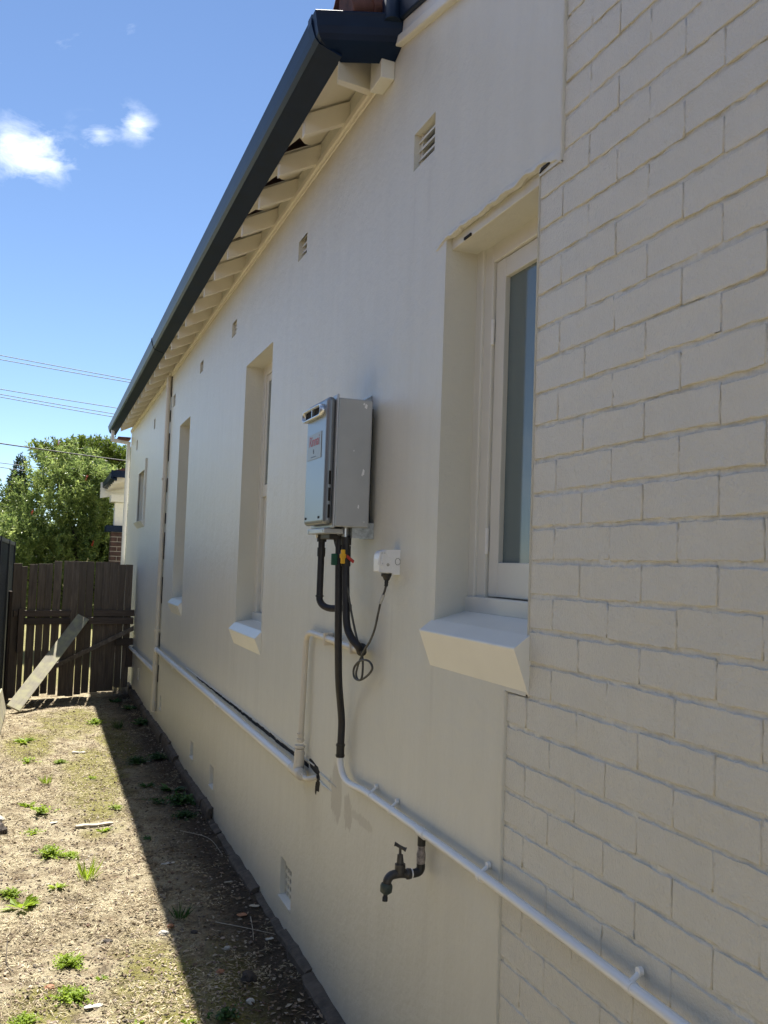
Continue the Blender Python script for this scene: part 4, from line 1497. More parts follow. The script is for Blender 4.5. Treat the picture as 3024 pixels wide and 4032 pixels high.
path = smooth_path([(-0.047, 3.073, 1.702), (-0.050, 3.080, 1.68), (-0.055, 3.095, 1.652), (-0.058, 3.115, 1.60), (-0.060, 3.14, 1.545), (-0.058, 3.19, 1.50), (-0.054, 3.25, 1.468),
                    (-0.052, 3.300, 1.432), (-0.052, 3.335, 1.395), (-0.054, 3.345, 1.362), (-0.050, 3.320, 1.345), (-0.042, 3.255, 1.368), (-0.040, 3.205, 1.402),
                    (-0.046, 3.235, 1.425), (-0.056, 3.30, 1.418), (-0.060, 3.355, 1.385), (-0.058, 3.350, 1.350), (-0.050, 3.295, 1.352), (-0.048, 3.290, 1.415),
                    (-0.050, 3.315, 1.46), (-0.060, 3.335, 1.50), (-0.080, 3.355, 1.60), (-0.095, 3.372, 1.70), (-0.110, 3.392, 1.79), (-0.128, 3.42, 1.84), (-0.135, 3.44, 1.89)], 6)
MB().tube(path, 0.0042, 8).build('flex', 'cable_grey', c)
MB().tube([(-0.0515, 3.083, 1.672), (-0.0565, 3.100, 1.640)], 0.0062, 8).build('tag', 'tag_grey', c)

# ---------------------------------------------------------------- paling gate
GA = Vector((-0.02, 12.95))
GD = Vector((-0.96175, -0.27392))
GN = Vector((0.27392, -0.96175))


def gp(s, z, off=0.0):
    q = GA + GD * s + GN * off
    return (q.x, q.y, z)


gate = thing('paling_gate', 'weathered dark timber paling gate closing the far end of the yard', 'gate')
PAL = [(1.463, 1.564, 1.648), (1.398, 1.462, 1.614), (1.275, 1.371, 1.644), (1.175, 1.262, 1.652), (1.085, 1.170, 1.655), (0.972, 1.066, 1.690), (0.848, 0.944, 1.694),
       (0.750, 0.843, 1.697), (0.656, 0.744, 1.697), (0.556, 0.650, 1.695), (0.438, 0.534, 1.696), (0.348, 0.4325, 1.699), (0.228, 0.345, 1.699), (0.134, 0.2225, 1.672), (0.034, 0.128, 1.673)]


def board(name, parent, pts4, off0, off1, mat, bevel=0.0015):
    """a board in the plane of the gate with its own object axes (z along the grain)"""
    c = [gp(s, z, off0) for s, z in pts4] + [gp(s, z, off1) for s, z in pts4]
    a = Vector(c[0])
    g = (Vector(c[3]) - a).normalized() if len(pts4) == 4 else Vector((0, 0, 1))
    w = Vector((GD.x, GD.y, 0))
    w = (w - g * w.dot(g)).normalized()
    M = Matrix((w, g.cross(w), g)).transposed().to_4x4()
    M.translation = a
    Mi = M.inverted()
    m = MB()
    m.hexa([tuple(Mi @ Vector(p)) for p in c])
    o = m.build(name, mat, parent, bevel, 1)
    o.matrix_local = M
    return o


for i, (s0, s1, zt) in enumerate(PAL):
    lean = random.uniform(-0.005, 0.005)
    off = random.uniform(-0.004, 0.004)
    zb = random.uniform(-0.035, 0.02)
    if s0 < 0.2:
        zb = 0.05
    board('paling', gate, [(s0 + lean * 0.6, zb), (s1 + lean * 0.6 + random.choice((-0.004, 0.002, 0.004)), zb), (s1, zt + random.uniform(-0.004, 0.004)), (s0, zt)], off, off + 0.017, 'paling_wood')
# long boards: grain along s, so the first and last corner run along the board
board('rail', gate, [(0.86, 0.990), (0.835, 1.068), (1.545, 1.066), (1.545, 0.988)], 0.020, 0.058, 'rail_wood', 0.003)
board('rail', gate, [(0.845, 0.892), (0.845, 0.970), (1.44, 0.972), (1.44, 0.890)], 0.020, 0.062, 'rail_wood', 0.003)
board('rail', gate, [(0.0, 0.992), (0.0, 1.074), (0.535, 1.072), (0.535, 0.990)], 0.020, 0.060, 'rail_wood', 0.003)
board('rail', gate, [(0.01, 0.884), (0.01, 0.974), (0.618, 0.978), (0.618, 0.890)], 0.020, 0.064, 'rail_wood', 0.003)
board('rail', gate, [(0.0, 0.612), (0.0, 0.700), (0.235, 0.702), (0.235, 0.612)], 0.020, 0.060, 'rail_wood', 0.003)
board('brace', gate, [(0.012, 0.800), (0.012, 0.862), (1.02, 0.395), (1.02, 0.335)], 0.0645, 0.090, 'brace_wood', 0.003)
board('latch_block', gate, [(0.0, 0.32), (0.078, 0.32), (0.078, 0.58), (0.0, 0.58)], 0.020, 0.066, 'rail_wood', 0.003)
board('upright', gate, [(1.44, 0.55), (1.50, 0.55), (1.495, 1.09), (1.435, 1.09)], 0.0625, 0.10, 'rail_wood', 0.003)
board('gate_post', gate, [(1.53, -0.1), (1.585, -0.1), (1.585, 1.30), (1.53, 1.30)], -0.09, -0.02, 'rail_wood', 0.003)

# leaning plank
pbm = Vector((-1.415, 11.34, 0.028))
ptm = Vector(gp(0.697, 0.975, 0.10))
g_ = (ptm - pbm).normalized()
w_ = Vector((0.16, 0.0, -0.045))
w_ = (w_ - g_ * w_.dot(g_)).normalized()
nrm = g_.cross(w_)
if nrm.z < 0:
    nrm = -nrm
pb0, pb1, pt0, pt1 = pbm - w_ * 0.078, pbm + w_ * 0.078, ptm - w_ * 0.078, ptm + w_ * 0.078
M = Matrix((w_, nrm, g_)).transposed().to_4x4()
M.translation = (pb0 + pb1) / 2
Mi = M.inverted()
cs = [pb0, pb1, pt1, pt0]
m = MB().hexa([tuple(Mi @ (q + nrm * 0.002)) for q in cs] + [tuple(Mi @ (q + nrm * 0.024)) for q in cs])
plank = tag(m.build('plank', 'plank_wood', None, 0.002, 1), 'pale weathered plank leaning against the paling gate', 'plank')
plank.matrix_world = M
cs = [(-1.535, 9.6, -0.02), (-1.50, 9.6, -0.02), (-1.565, 11.35, 0.20), (-1.545, 11.35, 0.20)]
m = MB().hexa([(-1.50, 9.4, 0.02), (-1.485, 9.4, 0.02), (-1.485, 11.38, 0.02), (-1.50, 11.38, 0.02),
               (-1.555, 9.4, 0.35), (-1.54, 9.4, 0.35), (-1.54, 11.42, 0.25), (-1.555, 11.42, 0.25)])
tag(m.build('board', 'plank_wood', None, 0.002, 1), 'grey board standing on edge against the dark metal fence', 'board')

# ---------------------------------------------------------------- dark metal side fence
fence = thing('metal_fence', 'dark navy ribbed metal fence along the left side of the yard', 'fence')
FX = -1.59
py = 14.55
k_ = 0
while py > 9.0:
    q0, q1 = py - 2.38, py
    n = 14
    v, f = [], []
    prof = []
    yy = q0
    while yy < q1:
        for dy, dx in ((0.0, 0.0), (0.055, 0.0), (0.075, -0.028), (0.145, -0.028), (0.165, 0.0)):
            prof.append((min(q1, yy + dy), dx))
        yy += 0.19
    for yv, dx in prof:
        v += [(FX + dx, yv, -0.1), (FX + dx, yv, 1.90)]
    for i in range(len(prof) - 1):
        f.append((2 * i, 2 * i + 2, 2 * i + 3, 2 * i + 1))
    MB().add(v, f).build('panel', 'fence_steel', fence)
    MB().box(FX - 0.045, FX + 0.022, q1 - 0.03, q1 + 0.03, -0.1, 1.935).build('post', 'fence_steel', fence)
    MB().box(FX - 0.038, FX + 0.012, q0 + 0.03, q1 - 0.03, 1.885, 1.93).build('top_rail', 'fence_steel', fence, 0.003)
    py -= 2.38


# ---------------------------------------------------------------- neighbouring house, mirrored in the near window
nh = thing('neighbour_house', 'neighbouring grey house beyond the metal fence, showing only as a reflection in the glass', 'house')
m = MB().box(-11.0, -4.65, -8.0, 9.3, -0.1, 2.95)
m.build('wall', 'neighbour_wall', nh)
m = MB().prism_y([(-4.35, 2.955), (-7.8, 4.7), (-11.3, 2.955)], -8.2, 9.6)
m.build('roof', 'terracotta', nh)
MB().box(-4.345, -4.23, -8.2, 9.6, 2.90, 3.0).build('gutter', 'gutter_blue', nh)
for yy in (0.6, 5.2):
    o = MB().box(-4.66, -4.62, yy, yy + 1.3, 1.0, 2.3).build('window', 'white_paint', nh, 0.004)
    MB().box(-4.619, -4.612, yy + 0.06, yy + 1.24, 1.06, 2.24).build('pane', 'glass', o)

# ---------------------------------------------------------------- vegetation
def leaves(name, P, D, N, ln, wd, mat, parent=None, fold=0.0):
    """diamond leaves: base points P, directions D, normals N, lengths, widths"""
    D = D / np.linalg.norm(D, axis=1, keepdims=True)
    S = np.cross(D, N)
    S = S / (np.linalg.norm(S, axis=1, keepdims=True) + 1e-9)
    Nn = np.cross(S, D)
    ln = np.asarray(ln).reshape(-1, 1)
    wd = np.asarray(wd).reshape(-1, 1)
    a = P
    b_ = P + D * ln * 0.45 + S * wd * 0.5 + Nn * ln * fold
    c = P + D * ln
    d = P + D * ln * 0.45 - S * wd * 0.5 + Nn * ln * fold
    V = np.stack([a, b_, c, d], 1).reshape(-1, 3)
    Fq = np.arange(len(P) * 4).reshape(-1, 4)
    return arr_mesh(name, V, Fq, mat, parent)


def rand_dirs(n, up=0.0):
    d = rng.normal(size=(n, 3))
    d[:, 2] += up
    return d / np.linalg.norm(d, axis=1, keepdims=True)


def lobes_points(lobes, n, shell=0.55):
    """branch tips spread through lobes (cx,cy,cz,rx,ry,rz), denser towards the outside, with patchy gaps"""
    vol = np.array([l[3] * l[4] * l[5] for l in lobes])
    out = []
    for l, k_ in zip(lobes, (n * vol / vol.sum()).astype(int)):
        d = rand_dirs(k_ * 2)
        r = rng.uniform(shell ** 3, 1, k_ * 2) ** (1 / 3)
        # lumpy radius
        lump = np.array([noise.noise(Vector((q * 2.4).tolist()) + Vector((l[0] * 3, l[1], l[2]))) for q in d])
        gap = np.array([noise.noise(Vector((q * 4.5).tolist()) + Vector((l[0], l[1] + 9, l[2]))) for q in d])
        ok = gap > -0.34
        r = r * (1 + 0.34 * lump)
        p = np.stack([l[0] + d[:, 0] * r * l[3], l[1] + d[:, 1] * r * l[4], l[2] + d[:, 2] * r * l[5]], 1)[ok]
        out.append(p[:k_])
    return np.concatenate(out)


def tree(name, label, lobes, base, ncl, per, ln, wd, mat, spread, limbs=9, trunk_r=0.1, updir=0.3):
    t = thing(name, label, 'tree')
    tips = lobes_points(lobes, ncl)
    c0 = np.mean([[l[0], l[1], l[2]] for l in lobes], 0)
    axis = tips - np.array([base[0], base[1], c0[2] * 0.6])
    axis = axis / np.linalg.norm(axis, axis=1, keepdims=True) + rand_dirs(len(tips)) * 0.5
    axis[:, 2] += updir
    axis = axis / np.linalg.norm(axis, axis=1, keepdims=True)
    tt = rng.uniform(0, 1, (len(tips), per))
    P = tips[:, None, :] + axis[:, None, :] * (tt[..., None] - 0.5) * spread
    P = P.reshape(-1, 3)
    A = np.repeat(axis, per, 0)
    D = A * 0.55 + rand_dirs(len(P)) * 0.9
    N = rand_dirs(len(P), 0.9)
    k_ = len(P)
    leaves('crown', P, D, N, rng.uniform(0.6, 1.3, k_) * ln, rng.uniform(0.7, 1.3, k_) * wd, mat, t, 0.05)
    m = MB()
    top = Vector((c0[0], c0[1], c0[2]))
    b0 = Vector(base)
    mid = b0.lerp(top, 0.45) + Vector((0.12, 0, 0))
    m.tube(smooth_path([b0, b0.lerp(mid, 0.5) + Vector((0.05, 0.03, 0)), mid, top]), [trunk_r * (1 - 0.6 * i / 18) for i in range(19)], 8)
    sel = tips[rng.choice(len(tips), limbs, replace=False)]
    for q in sel:
        q = Vector(q.tolist())
        s0 = b0.lerp(mid, random.uniform(0.55, 1.0))
        h = s0.lerp(q, 0.5) + Vector((random.uniform(-0.2, 0.2), random.uniform(-0.2, 0.2), random.uniform(-0.1, 0.25)))
        pth = smooth_path([s0, h, q], 5)
        m.tube(pth, [trunk_r * 0.5 * (1 - 0.85 * i / (len(pth) - 1)) for i in range(len(pth))], 6)
    m.build('trunk', 'bark_dark', t)
    return t, tips


bt, tips = tree('bottlebrush_tree', 'large bottlebrush tree with a few red flowers behind the paling gate',
                [(-0.80, 19.2, 2.75, 0.98, 1.2, 1.12), (-1.68, 18.9, 1.85, 0.80, 1.0, 0.72), (-0.1, 19.4, 2.55, 1.0, 1.0, 1.05), (0.55, 19.8, 2.3, 0.9, 0.9, 1.1),
                 (-1.5, 18.6, 1.45, 1.05, 0.9, 0.95), (-0.5, 18.7, 1.5, 1.15, 0.9, 0.95), (-0.45, 19.2, 3.25, 0.55, 0.6, 0.62), (-0.98, 19.1, 3.25, 0.40, 0.5, 0.60),
                 (0.3, 19.0, 1.2, 0.9, 0.8, 0.9), (-2.4, 19.0, 1.5, 0.8, 0.8, 0.9)],
                (-0.35, 19.4, -0.1), 3300, 26, 0.10, 0.028, 'brush_leaf', 0.26, 22, 0.11)
for i, (fx, fy, fz) in enumerate(((-1.42, 17.95, 2.52), (-1.03, 18.5, 3.88), (-0.36, 17.8, 2.0), (-0.52, 17.9, 3.2))):
    k_ = 70
    d = rand_dirs(k_)
    ax = np.array([0.25, -0.1, 1.0])
    P = np.array([fx, fy, fz]) + ax * rng.uniform(-0.045, 0.045, (k_, 1))
    leaves('flower', P, d, rand_dirs(k_), np.full(k_, 0.026), np.full(k_, 0.004), 'petal_red', bt)
tree('spreading_tree', 'flat-topped yellow-green tree rising behind the bottlebrush',
     [(-0.9, 36, 5.45, 0.9, 0.9, 0.42), (0.25, 36, 5.6, 1.1, 1.0, 0.5), (1.35, 36, 5.35, 1.0, 0.9, 0.45), (0.4, 36.3, 4.9, 1.6, 1.1, 0.45), (2.0, 36, 4.7, 0.9, 0.9, 0.5)],
     (0.4, 36, -0.1), 1500, 22, 0.13, 0.05, 'canopy_leaf', 0.35, 14, 0.16)
tree('cypress_tree', 'narrow dark cypress standing behind the bottlebrush on the left',
     [(-2.35, 42, 3.0, 0.75, 0.75, 1.5), (-2.36, 42, 4.3, 0.46, 0.46, 1.0), (-2.32, 42, 5.2, 0.26, 0.26, 0.65)], (-2.35, 42, -0.1), 900, 22, 0.14, 0.05, 'cypress_leaf', 0.3, 6, 0.12, 1.2)
tree('leafy_tree', 'pale green leafy tree at the left edge behind the dark metal fence',
     [(-2.75, 24, 2.6, 0.85, 0.9, 0.9), (-3.5, 24.2, 2.3, 0.9, 0.9, 1.0), (-2.3, 23.6, 1.7, 0.8, 0.8, 0.8), (-4.2, 24, 2.8, 0.9, 0.9, 1.0)], (-3.2, 24, -0.1), 1100, 24, 0.09, 0.035, 'canopy_leaf', 0.28, 12, 0.1)
hd = thing('hedge', 'row of dark leafy hedge in the front garden, seen through the gate gaps', 'hedge')
hl = [(x_, 27 + random.uniform(-0.4, 0.4), 0.9, 0.9, 0.8, random.uniform(0.9, 1.25)) for x_ in np.arange(-6, 5.5, 1.1)]
tips = lobes_points(hl, 1500, 0.3)
P = np.repeat(tips, 14, 0) + rng.normal(0, 0.1, (len(tips) * 14, 3))
leaves('foliage', P, rand_dirs(len(P), 0.3), rand_dirs(len(P), 0.8), rng.uniform(0.08, 0.16, len(P)), rng.uniform(0.03, 0.06, len(P)), 'brush_leaf', hd)


def weed(x, y, size, kind, label, mat='weed_leaf', group='weeds in the side yard'):
    z = float(gh(x, y))
    c = np.array([x, y, z])
    Ps, Ds, Ns, Ls, Ws = [], [], [], [], []
    if kind == 'tuft':
        n = int(60 * size / 0.15)
        a = rng.uniform(0, 2 * math.pi, n)
        d = np.stack([np.cos(a) * 0.45, np.sin(a) * 0.45, np.ones(n)], 1) + rng.normal(0, 0.2, (n, 3))
        P = c + np.stack([np.cos(a), np.sin(a), a * 0], 1) * rng.uniform(0, size * 0.3, (n, 1))
        o = leaves('weed', P, d, rand_dirs(n, 0.2), rng.uniform(0.5, 1.2, n) * size * 0.9, np.full(n, 0.006), mat, None, 0.04)
    else:
        nst = {'fern': 85, 'rosette': 13, 'sprig': 16}[kind]
        for s in range(nst):
            a = random.uniform(0, 2 * math.pi)
            out = random.uniform(0.1, 1.0) ** 0.8 * size * random.choice((0.42, 0.5, 0.72))
            hgt = size * random.uniform(0.08, 0.32) * (1.1 - 0.5 * out / (size * 0.5)) * (0.45 if kind == 'rosette' else 1.0)
            tip = np.array([math.cos(a) * out, math.sin(a) * out, hgt])
            k_ = {'fern': 13, 'rosette': 2, 'sprig': 8}[kind]
            for q in range(k_):
                t_ = (q + 1) / k_
                p_ = c + tip * np.array([t_, t_, t_ ** 0.7]) * (1 if kind != 'rosette' else 0.15 + 0.2 * q)
                rd = rng.normal(0, 1, 3)
                rd[2] = abs(rd[2]) * 0.4
                if kind == 'rosette':
                    rd = np.array([math.cos(a), math.sin(a), 0.35]) + rng.normal(0, 0.15, 3)
                Ps.append(p_)
                Ds.append(rd)
                Ns.append(np.array([0, 0, 1.0]) + rng.normal(0, 0.35, 3))
                lf = {'fern': 0.085, 'rosette': 0.40, 'sprig': 0.15}[kind]
                Ls.append(size * lf * random.uniform(0.7, 1.25))
                Ws.append(size * lf * {'fern': 0.75, 'rosette': 0.42, 'sprig': 0.6}[kind] * random.uniform(0.8, 1.2))
        o = leaves('weed', np.array(Ps), np.array(Ds), np.array(Ns), np.array(Ls), np.array(Ws), mat, None, 0.06)
    # set the origin at the foot of the plant
    o.data.transform(Matrix.Translation((-x, -y, -z)))
    o.location = (x, y, z)
    return tag(o, label, 'weed', group)


W = [(-1.043, 6.0, 0.20, 'fern', 'largest bright ferny weed in the sun, left of the shadow edge'),
     (-0.93, 5.93, 0.11, 'fern', 'small ferny weed just right of the largest sunlit weed'),
     (-0.865, 5.516, 0.14, 'tuft', 'upright grassy tuft in the sun below the flat pale strip of timber'),
     (-1.019, 5.378, 0.11, 'rosette', 'small round-leaved weed below the grassy tuft'),
     (-1.19, 5.17, 0.20, 'rosette', 'broad-leaved weed at the left edge of the sunlit soil'),
     (-1.25, 5.35, 0.13, 'fern', 'ferny weed at the extreme left above the broad-leaved weed'),
     (-1.191, 7.20, 0.13, 'rosette', 'flat star-shaped weed in the sun at upper left'),
     (-1.104, 6.95, 0.19, 'sprig', 'straggling weed in the sun above the pale strip of timber'),
     (-1.249, 9.58, 0.20, 'rosette', 'weed in the sun just in front of the leaning plank'),
     (-0.569, 10.59, 0.20, 'fern', 'bright weed on the shadow edge nearest the gate'),
     (-1.214, 8.63, 0.16, 'sprig', 'low weed far left in the sun below the plank'),
     (-0.952, 8.58, 0.12, 'fern', 'tiny weed in the sun midway between plank and timber strip'),
     (-0.977, 4.396, 0.15, 'fern', 'rounded bright weed near the bottom, upper of the pair'),
     (-0.976, 4.05, 0.16, 'fern', 'rounded bright weed near the bottom, lower of the pair'),
     (-1.157, 3.90, 0.12, 'fern', 'bright weed in the bottom left corner'),
     (-0.85, 4.20, 0.06, 'rosette', 'tiny weed right of the lower rounded weed'),
     (-0.72, 6.45, 0.11, 'rosette', 'weed at the right end of the pale strip of timber'),
     (-0.60, 6.95, 0.12, 'sprig', 'sparse weed beside the shadow edge above the timber strip'),
     (-1.15, 6.5, 0.12, 'sprig', 'sparse weed left of the pale strip of timber'),
     (-0.72, 8.0, 0.10, 'sprig', 'sparse weed on moss in the sun near the middle'),
     (-1.06, 7.9, 0.10, 'tuft', 'short grass tuft in the sun at upper left'),
     (-0.56, 3.72, 0.07, 'rosette', 'small weed at the bottom just left of the shadow edge'),
     (-0.75, 3.74, 0.07, 'rosette', 'small weed at the bottom in the sun')]
for x_, y_, s_, k_, lb in W:
    weed(x_, y_, s_, k_, lb)
W = [(-0.313, 8.46, 0.22, 'fern', 'tall ferny weed in the shade, left one near the white scrap'),
     (-0.140, 8.50, 0.20, 'fern', 'ferny weed in the shade by the footing beside the white scrap'),
     (-0.150, 7.40, 0.22, 'rosette', 'broad dark weed in the shade against the footing'),
     (-0.14, 6.98, 0.26, 'fern', 'biggest leafy weed in the shade by the wall'),
     (-0.168, 6.60, 0.16, 'fern', 'low leafy weed in the shade in front of the biggest one'),
     (-0.30, 7.05, 0.16, 'sprig', 'loose weed in the shade left of the biggest one'),
     (-0.33, 7.6, 0.14, 'rosette', 'flat weed in the shade along the shadow edge'),
     (-0.10, 10.3, 0.24, 'fern', 'bushy weed in the shade by the footing near the downpipe'),
     (-0.12, 11.4, 0.22, 'rosette', 'dark weed in the corner beside the gate'),
     (-0.25, 12.2, 0.20, 'rosette', 'dark weed at the foot of the gate'),
     (-0.36, 10.2, 0.12, 'tuft', 'thin grass tuft in the shade near the gate'),
     (-0.445, 4.78, 0.09, 'tuft', 'small grass tuft just inside the shade'),
     (-0.41, 3.72, 0.14, 'sprig', 'weed in the shade at the bottom edge'),
     (-0.45, 6.2, 0.10, 'sprig', 'thin weed in the shade by the end of the timber strip')]
for x_, y_, s_, k_, lb in W:
    weed(x_, y_, s_, k_, lb, 'dark_weed_leaf')


# ---------------------------------------------------------------- loose things on the ground
def stone(x, y, sx, sy, sz, mat, label, cat='stone', rot=0.0, seed=0):
    bm = bmesh.new()
    bmesh.ops.create_icosphere(bm, subdivisions=3, radius=1.0)
    o3 = Vector((seed * 3.7, seed * 1.3, 0))
    for v in bm.verts:
        n_ = noise.noise(v.co * 1.4 + o3) * 0.35 + noise.noise(v.co * 3.3 + o3) * 0.14
        v.co *= 1 + n_
        v.co.x *= sx
        v.co.y *= sy
        v.co.z *= sz
    me = bpy.data.meshes.new('stone')
    bm.to_mesh(me)
    bm.free()
    o = link('stone', me, mat)
    o.location = (x, y, float(gh(x, y)) + sz * 0.45)
    o.rotation_euler = (random.uniform(-0.15, 0.15), random.uniform(-0.15, 0.15), rot)
    return tag(o, label, cat)


stone(-0.541, 4.648, 0.024, 0.02, 0.012, 'stone_pale', 'smooth pale stone in the sun just left of the shadow edge', seed=1)
stone(-0.500, 4.72, 0.018, 0.014, 0.010, 'stone_orange', 'small orange stone touching the shadow edge', seed=2)
stone(-0.255, 4.05, 0.034, 0.028, 0.028, 'stone_dark', 'dark clod of brick in the shade near the bottom', seed=3)
stone(-0.287, 4.38, 0.016, 0.013, 0.010, 'stone_pale', 'pale pebble in the shade above the dark clod', seed=4)
stone(-0.292, 3.83, 0.018, 0.016, 0.012, 'stone_pale', 'pale pebble in the shade at the bottom', seed=5)
stone(-0.36, 4.15, 0.020, 0.016, 0.011, 'stone_orange', 'rusty stone in the shade left of the dark clod', seed=6)
stone(-0.40, 4.62, 0.018, 0.015, 0.010, 'stone_dark', 'dark stone just inside the shade', seed=8)
stone(-1.39, 6.80, 0.05, 0.06, 0.035, 'stone_pale', 'large pale rock at the left edge of the picture', seed=7)
stone(-1.37, 6.55, 0.06, 0.07, 0.045, 'stone_dark', 'dark clod below the large pale rock at left', seed=9)
stone(-0.80, 4.62, 0.024, 0.018, 0.010, 'stone_dark', 'brown stone in the sun above the rounded weeds', seed=10)
stone(-1.06, 4.16, 0.02, 0.016, 0.009, 'stone_orange', 'tan stone at left between the rounded weeds', seed=11)


def flake(name, x, y, ln, wd, th, rot, mat, label, cat):
    n = 9
    q = MB()
    rgs = []
    for i in range(n + 1):
        t = i / n - 0.5
        w = wd * (0.5 + 0.14 * noise.noise(Vector((x * 30 + i * 1.9, y * 9, 0)))) * (1 if 0 < i < n else 0.6)
        zc = 0.012 * ln * math.sin(i * 1.1 + x * 9)
        rgs.append([(t * ln, -w, zc), (t * ln, w, zc), (t * ln, w, zc + th), (t * ln, -w, zc + th)])
    for a, c_ in zip(rgs, rgs[1:]):
        base = len(q.v)
        q.v += a + c_
        for j in range(4):
            q.f.append([base + j, base + (j + 1) % 4, base + 4 + (j + 1) % 4, base + 4 + j])
            q.s.append(False)
    q.add(rgs[0], [(0, 1, 2, 3)])
    q.add(rgs[-1], [(3, 2, 1, 0)])
    o = q.build(name, mat)
    o.location = (x, y, float(gh(x, y)) + 0.006)
    o.rotation_euler = (random.uniform(-0.06, 0.06), random.uniform(-0.06, 0.06), rot)
    return tag(o, label, cat)


flake('timber_strip', -0.765, 6.58, 0.24, 0.035, 0.012, 0.05, 'bark_pale', 'flat pale strip of timber lying across the sunlit soil', 'timber strip')
flake('bark_chip', -0.397, 5.67, 0.08, 0.028, 0.003, 0.2, 'stone_pale', 'pale torn scrap lying in the shade by the shadow edge', 'scrap')
flake('bark_chip', -0.895, 3.96, 0.075, 0.024, 0.004, 0.15, 'stone_pale', 'pale chip in the sun near the lower rounded weed', 'chip')
flake('bark_chip', -0.225, 8.5, 0.16, 0.03, 0.003, 0.1, 'stone_pale', 'white scrap among the ferny weeds in the shade', 'scrap')
flake('bark_chip', -0.785, 9.05, 0.12, 0.03, 0.003, 0.1, 'stone_pale', 'white scrap in the sun towards the gate', 'scrap')
flake('bark_chip', -0.124, 5.23, 0.045, 0.010, 0.005, 0.1, 'bark_pale', 'short pale stick in the shade near the wall', 'stick')
flake('dead_leaf', -0.143, 4.75, 0.05, 0.035, 0.002, 0.4, 'stone_orange', 'brown dead leaf in the shade', 'leaf')
flake('dead_leaf', -0.07, 4.80, 0.05, 0.03, 0.002, -0.6, 'bark_pale', 'pale dead leaf beside the footing', 'leaf')
flake('bark_chip', -0.085, 4.39, 0.04, 0.018, 0.003, 0.3, 'stone_pale', 'pale chip in the shade close to the footing', 'chip')
flake('bark_chip', -1.02, 6.72, 0.05, 0.025, 0.004, 0.5, 'stone_pale', 'pale chip left of the strip of timber', 'chip')
for (pa, lab) in ((((-0.285, 4.70), (-0.17, 4.60), (-0.05, 4.42)), 'long pale twig curving through the shade towards the footing'),
                  (((-0.11, 4.70), (-0.13, 4.55), (-0.155, 4.42)), 'short pale twig crossing the long one'),
                  (((-1.24, 4.75), (-1.235, 4.5), (-1.20, 4.35)), 'dark twig at the left edge of the picture'),
                  (((-0.24, 6.3), (-0.10, 6.05), (-0.07, 5.7)), 'thin dry stalk in the shade by the footing')):
    q = smooth_path([(x_, y_, float(gh(x_, y_)) + 0.010) for x_, y_ in pa], 6)
    tag(MB().tube(q, [0.0024 - 0.0012 * i / len(q) for i in range(len(q))], 6).build('twig', 'bark_dark' if 'dark' in lab else 'bark_pale'), lab, 'twig')

# litter that nobody could count
n = 95000
yy = 3.3 + (12.6 - 3.3) * rng.uniform(0, 1, n) ** 1.7
xx = rng.uniform(-1.55, -0.05, n)
dens_ = np.array([noise.noise(Vector((a * 3.1, b_ * 3.1, 0.5))) + 0.6 * noise.noise(Vector((a * 9, b_ * 9, 3.5))) for a, b_ in zip(xx, yy)])
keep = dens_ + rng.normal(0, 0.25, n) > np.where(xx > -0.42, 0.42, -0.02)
xx, yy = xx[keep], yy[keep]
n = len(xx)
a = rng.uniform(0, 2 * math.pi, n)
D = np.stack([np.cos(a), np.sin(a), rng.normal(0, 0.16, n)], 1)
P = np.stack([xx, yy, gh(xx, yy) + rng.uniform(0.002, 0.009, n)], 1)
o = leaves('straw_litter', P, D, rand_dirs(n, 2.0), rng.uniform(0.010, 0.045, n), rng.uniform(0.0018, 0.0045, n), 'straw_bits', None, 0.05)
o['kind'] = 'stuff'
o['label'] = 'dry straw and grass clippings scattered over the soil'
n = 6500
yy = 3.3 + 9.0 * rng.uniform(0, 1, n) ** 1.6
xx = rng.uniform(-1.55, -0.03, n)
a = rng.uniform(0, 2 * math.pi, n)
D = np.stack([np.cos(a), np.sin(a), rng.normal(0.05, 0.2, n)], 1)
P = np.stack([xx, yy, gh(xx, yy) + 0.006], 1)
o = leaves('leaf_litter', P, D, rand_dirs(n, 2.2), rng.uniform(0.012, 0.034, n), rng.uniform(0.008, 0.016, n), 'litter_bits', None, 0.10)
o['kind'] = 'stuff'
o['label'] = 'small dead leaves and bark flakes on the soil'
# pebbles and crumbs
n = 9000
yy = 3.3 + 9.2 * rng.uniform(0, 1, n) ** 1.7
xx = rng.uniform(-1.55, -0.04, n)
sz = rng.uniform(0.002, 0.0065, n) * np.where(rng.uniform(0, 1, n) > 0.94, 1.9, 1.0)
oc = np.array([[1, 0, 0], [-1, 0, 0], [0, 1, 0], [0, -1, 0], [0, 0, 1], [0, 0, -1], [.62, .62, .5], [-.62, .6, .5], [-.6, -.62, .5], [.62, -.6, .5]], float)
of = np.array([[0, 6, 9], [6, 2, 7], [7, 1, 8], [8, 3, 9], [6, 7, 4], [7, 8, 4], [8, 9, 4], [9, 6, 4], [0, 2, 6], [2, 1, 7], [1, 3, 8], [3, 0, 9], [0, 5, 2], [2, 5, 1], [1, 5, 3], [3, 5, 0]])
ang = rng.uniform(0, 6.28, n)
R3 = np.stack([np.stack([np.cos(ang), -np.sin(ang), 0 * ang], 1), np.stack([np.sin(ang), np.cos(ang), 0 * ang], 1), np.stack([0 * ang, 0 * ang, 1 + 0 * ang], 1)], 1)
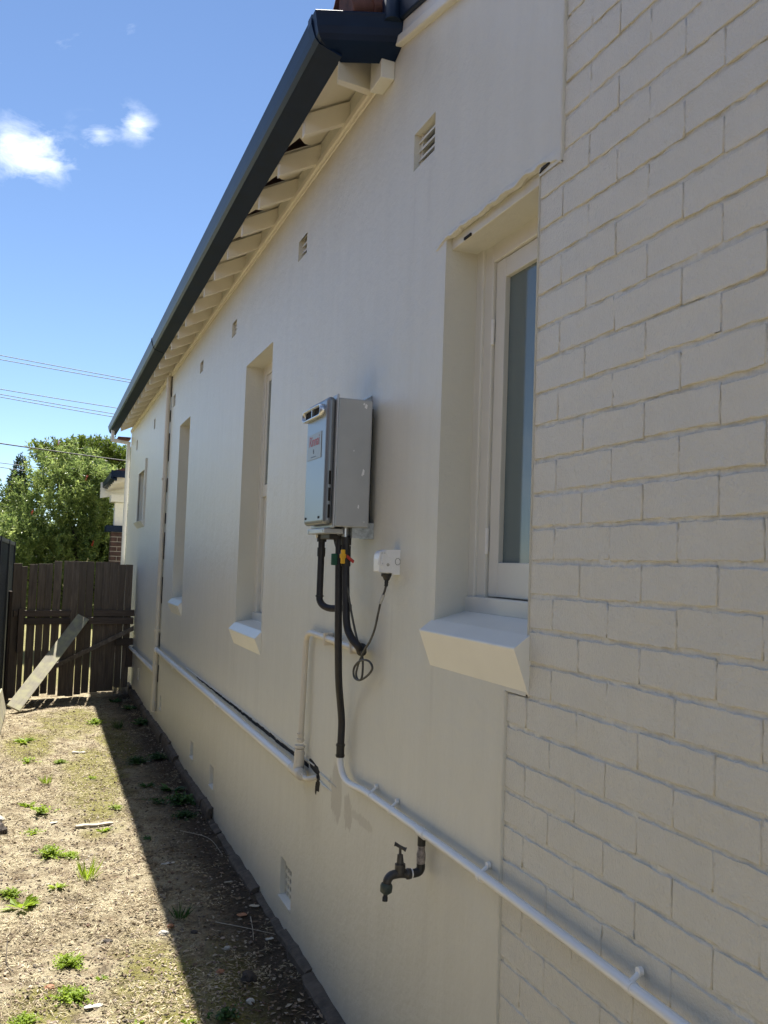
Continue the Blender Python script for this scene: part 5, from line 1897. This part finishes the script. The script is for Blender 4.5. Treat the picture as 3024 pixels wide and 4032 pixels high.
Vp = oc[None] * rng.uniform(0.6, 1.35, (n, 1, 3)) * (1 + rng.normal(0, 0.16, (n, 10, 3)))
Vp[..., 2] *= 0.7
Vp = np.einsum('nij,nkj->nki', R3, Vp) * sz[:, None, None] + np.stack([xx, yy, gh(xx, yy) + sz * 0.3], 1)[:, None, :]
Fp = (of[None] + (np.arange(n) * 10)[:, None, None]).reshape(-1, 3)
o = arr_mesh('gravel_crumbs', Vp.reshape(-1, 3), Fp, 'pebble_bits')
o['kind'] = 'stuff'
o['label'] = 'small pebbles, brick crumbs and clods on the soil'

# ---------------------------------------------------------------- overhead wires
WIRES = [((-2.424, 24, 6.498), (0.712, 24, 6.223), 0.009, 'wire_grey', 'uppermost thin power line in the sky'),
         ((-2.419, 24, 6.397), (0.658, 24, 6.159), 0.009, 'wire_grey', 'second power line from the top'),
         ((-2.38, 24, 5.684), (0.356, 24, 5.488), 0.009, 'wire_grey', 'top wire of the lower group of three'),
         ((-2.373, 24, 5.562), (0.252, 24, 5.339), 0.009, 'wire_grey', 'middle wire of the lower group of three'),
         ((-2.37, 24, 5.495), (0.201, 24, 5.265), 0.009, 'wire_grey', 'bottom wire of the lower group of three'),
         ((-1.954, 16.5, 3.568), (0.052, 16.5, 3.438), 0.010, 'wire_black', 'thick black service cable passing in front of the bottlebrush'),
         ((-2.35, 22, 3.75), (0.35, 22, 3.60), 0.008, 'wire_grey', 'upper of two wires low at the left, behind the bottlebrush'),
         ((-2.35, 22, 3.66), (0.35, 22, 3.44), 0.008, 'wire_grey', 'lower of two wires low at the left, behind the bottlebrush')]
for a_, b_, r_, mt, lb in WIRES:
    A, B = Vector(a_), Vector(b_)
    d = B - A
    S0, S1 = A - d * 2.2, B + d * 0.9
    pth = []
    for i in range(41):
        t_ = i / 40
        q = S0.lerp(S1, t_)
        q.z += 0.10 * math.sin(math.pi * 2 * t_) * 0.2
        pth.append(q)
    tag(MB().tube(pth, r_, 6).build('power_line', mt), lb, 'power line', 'overhead wires')
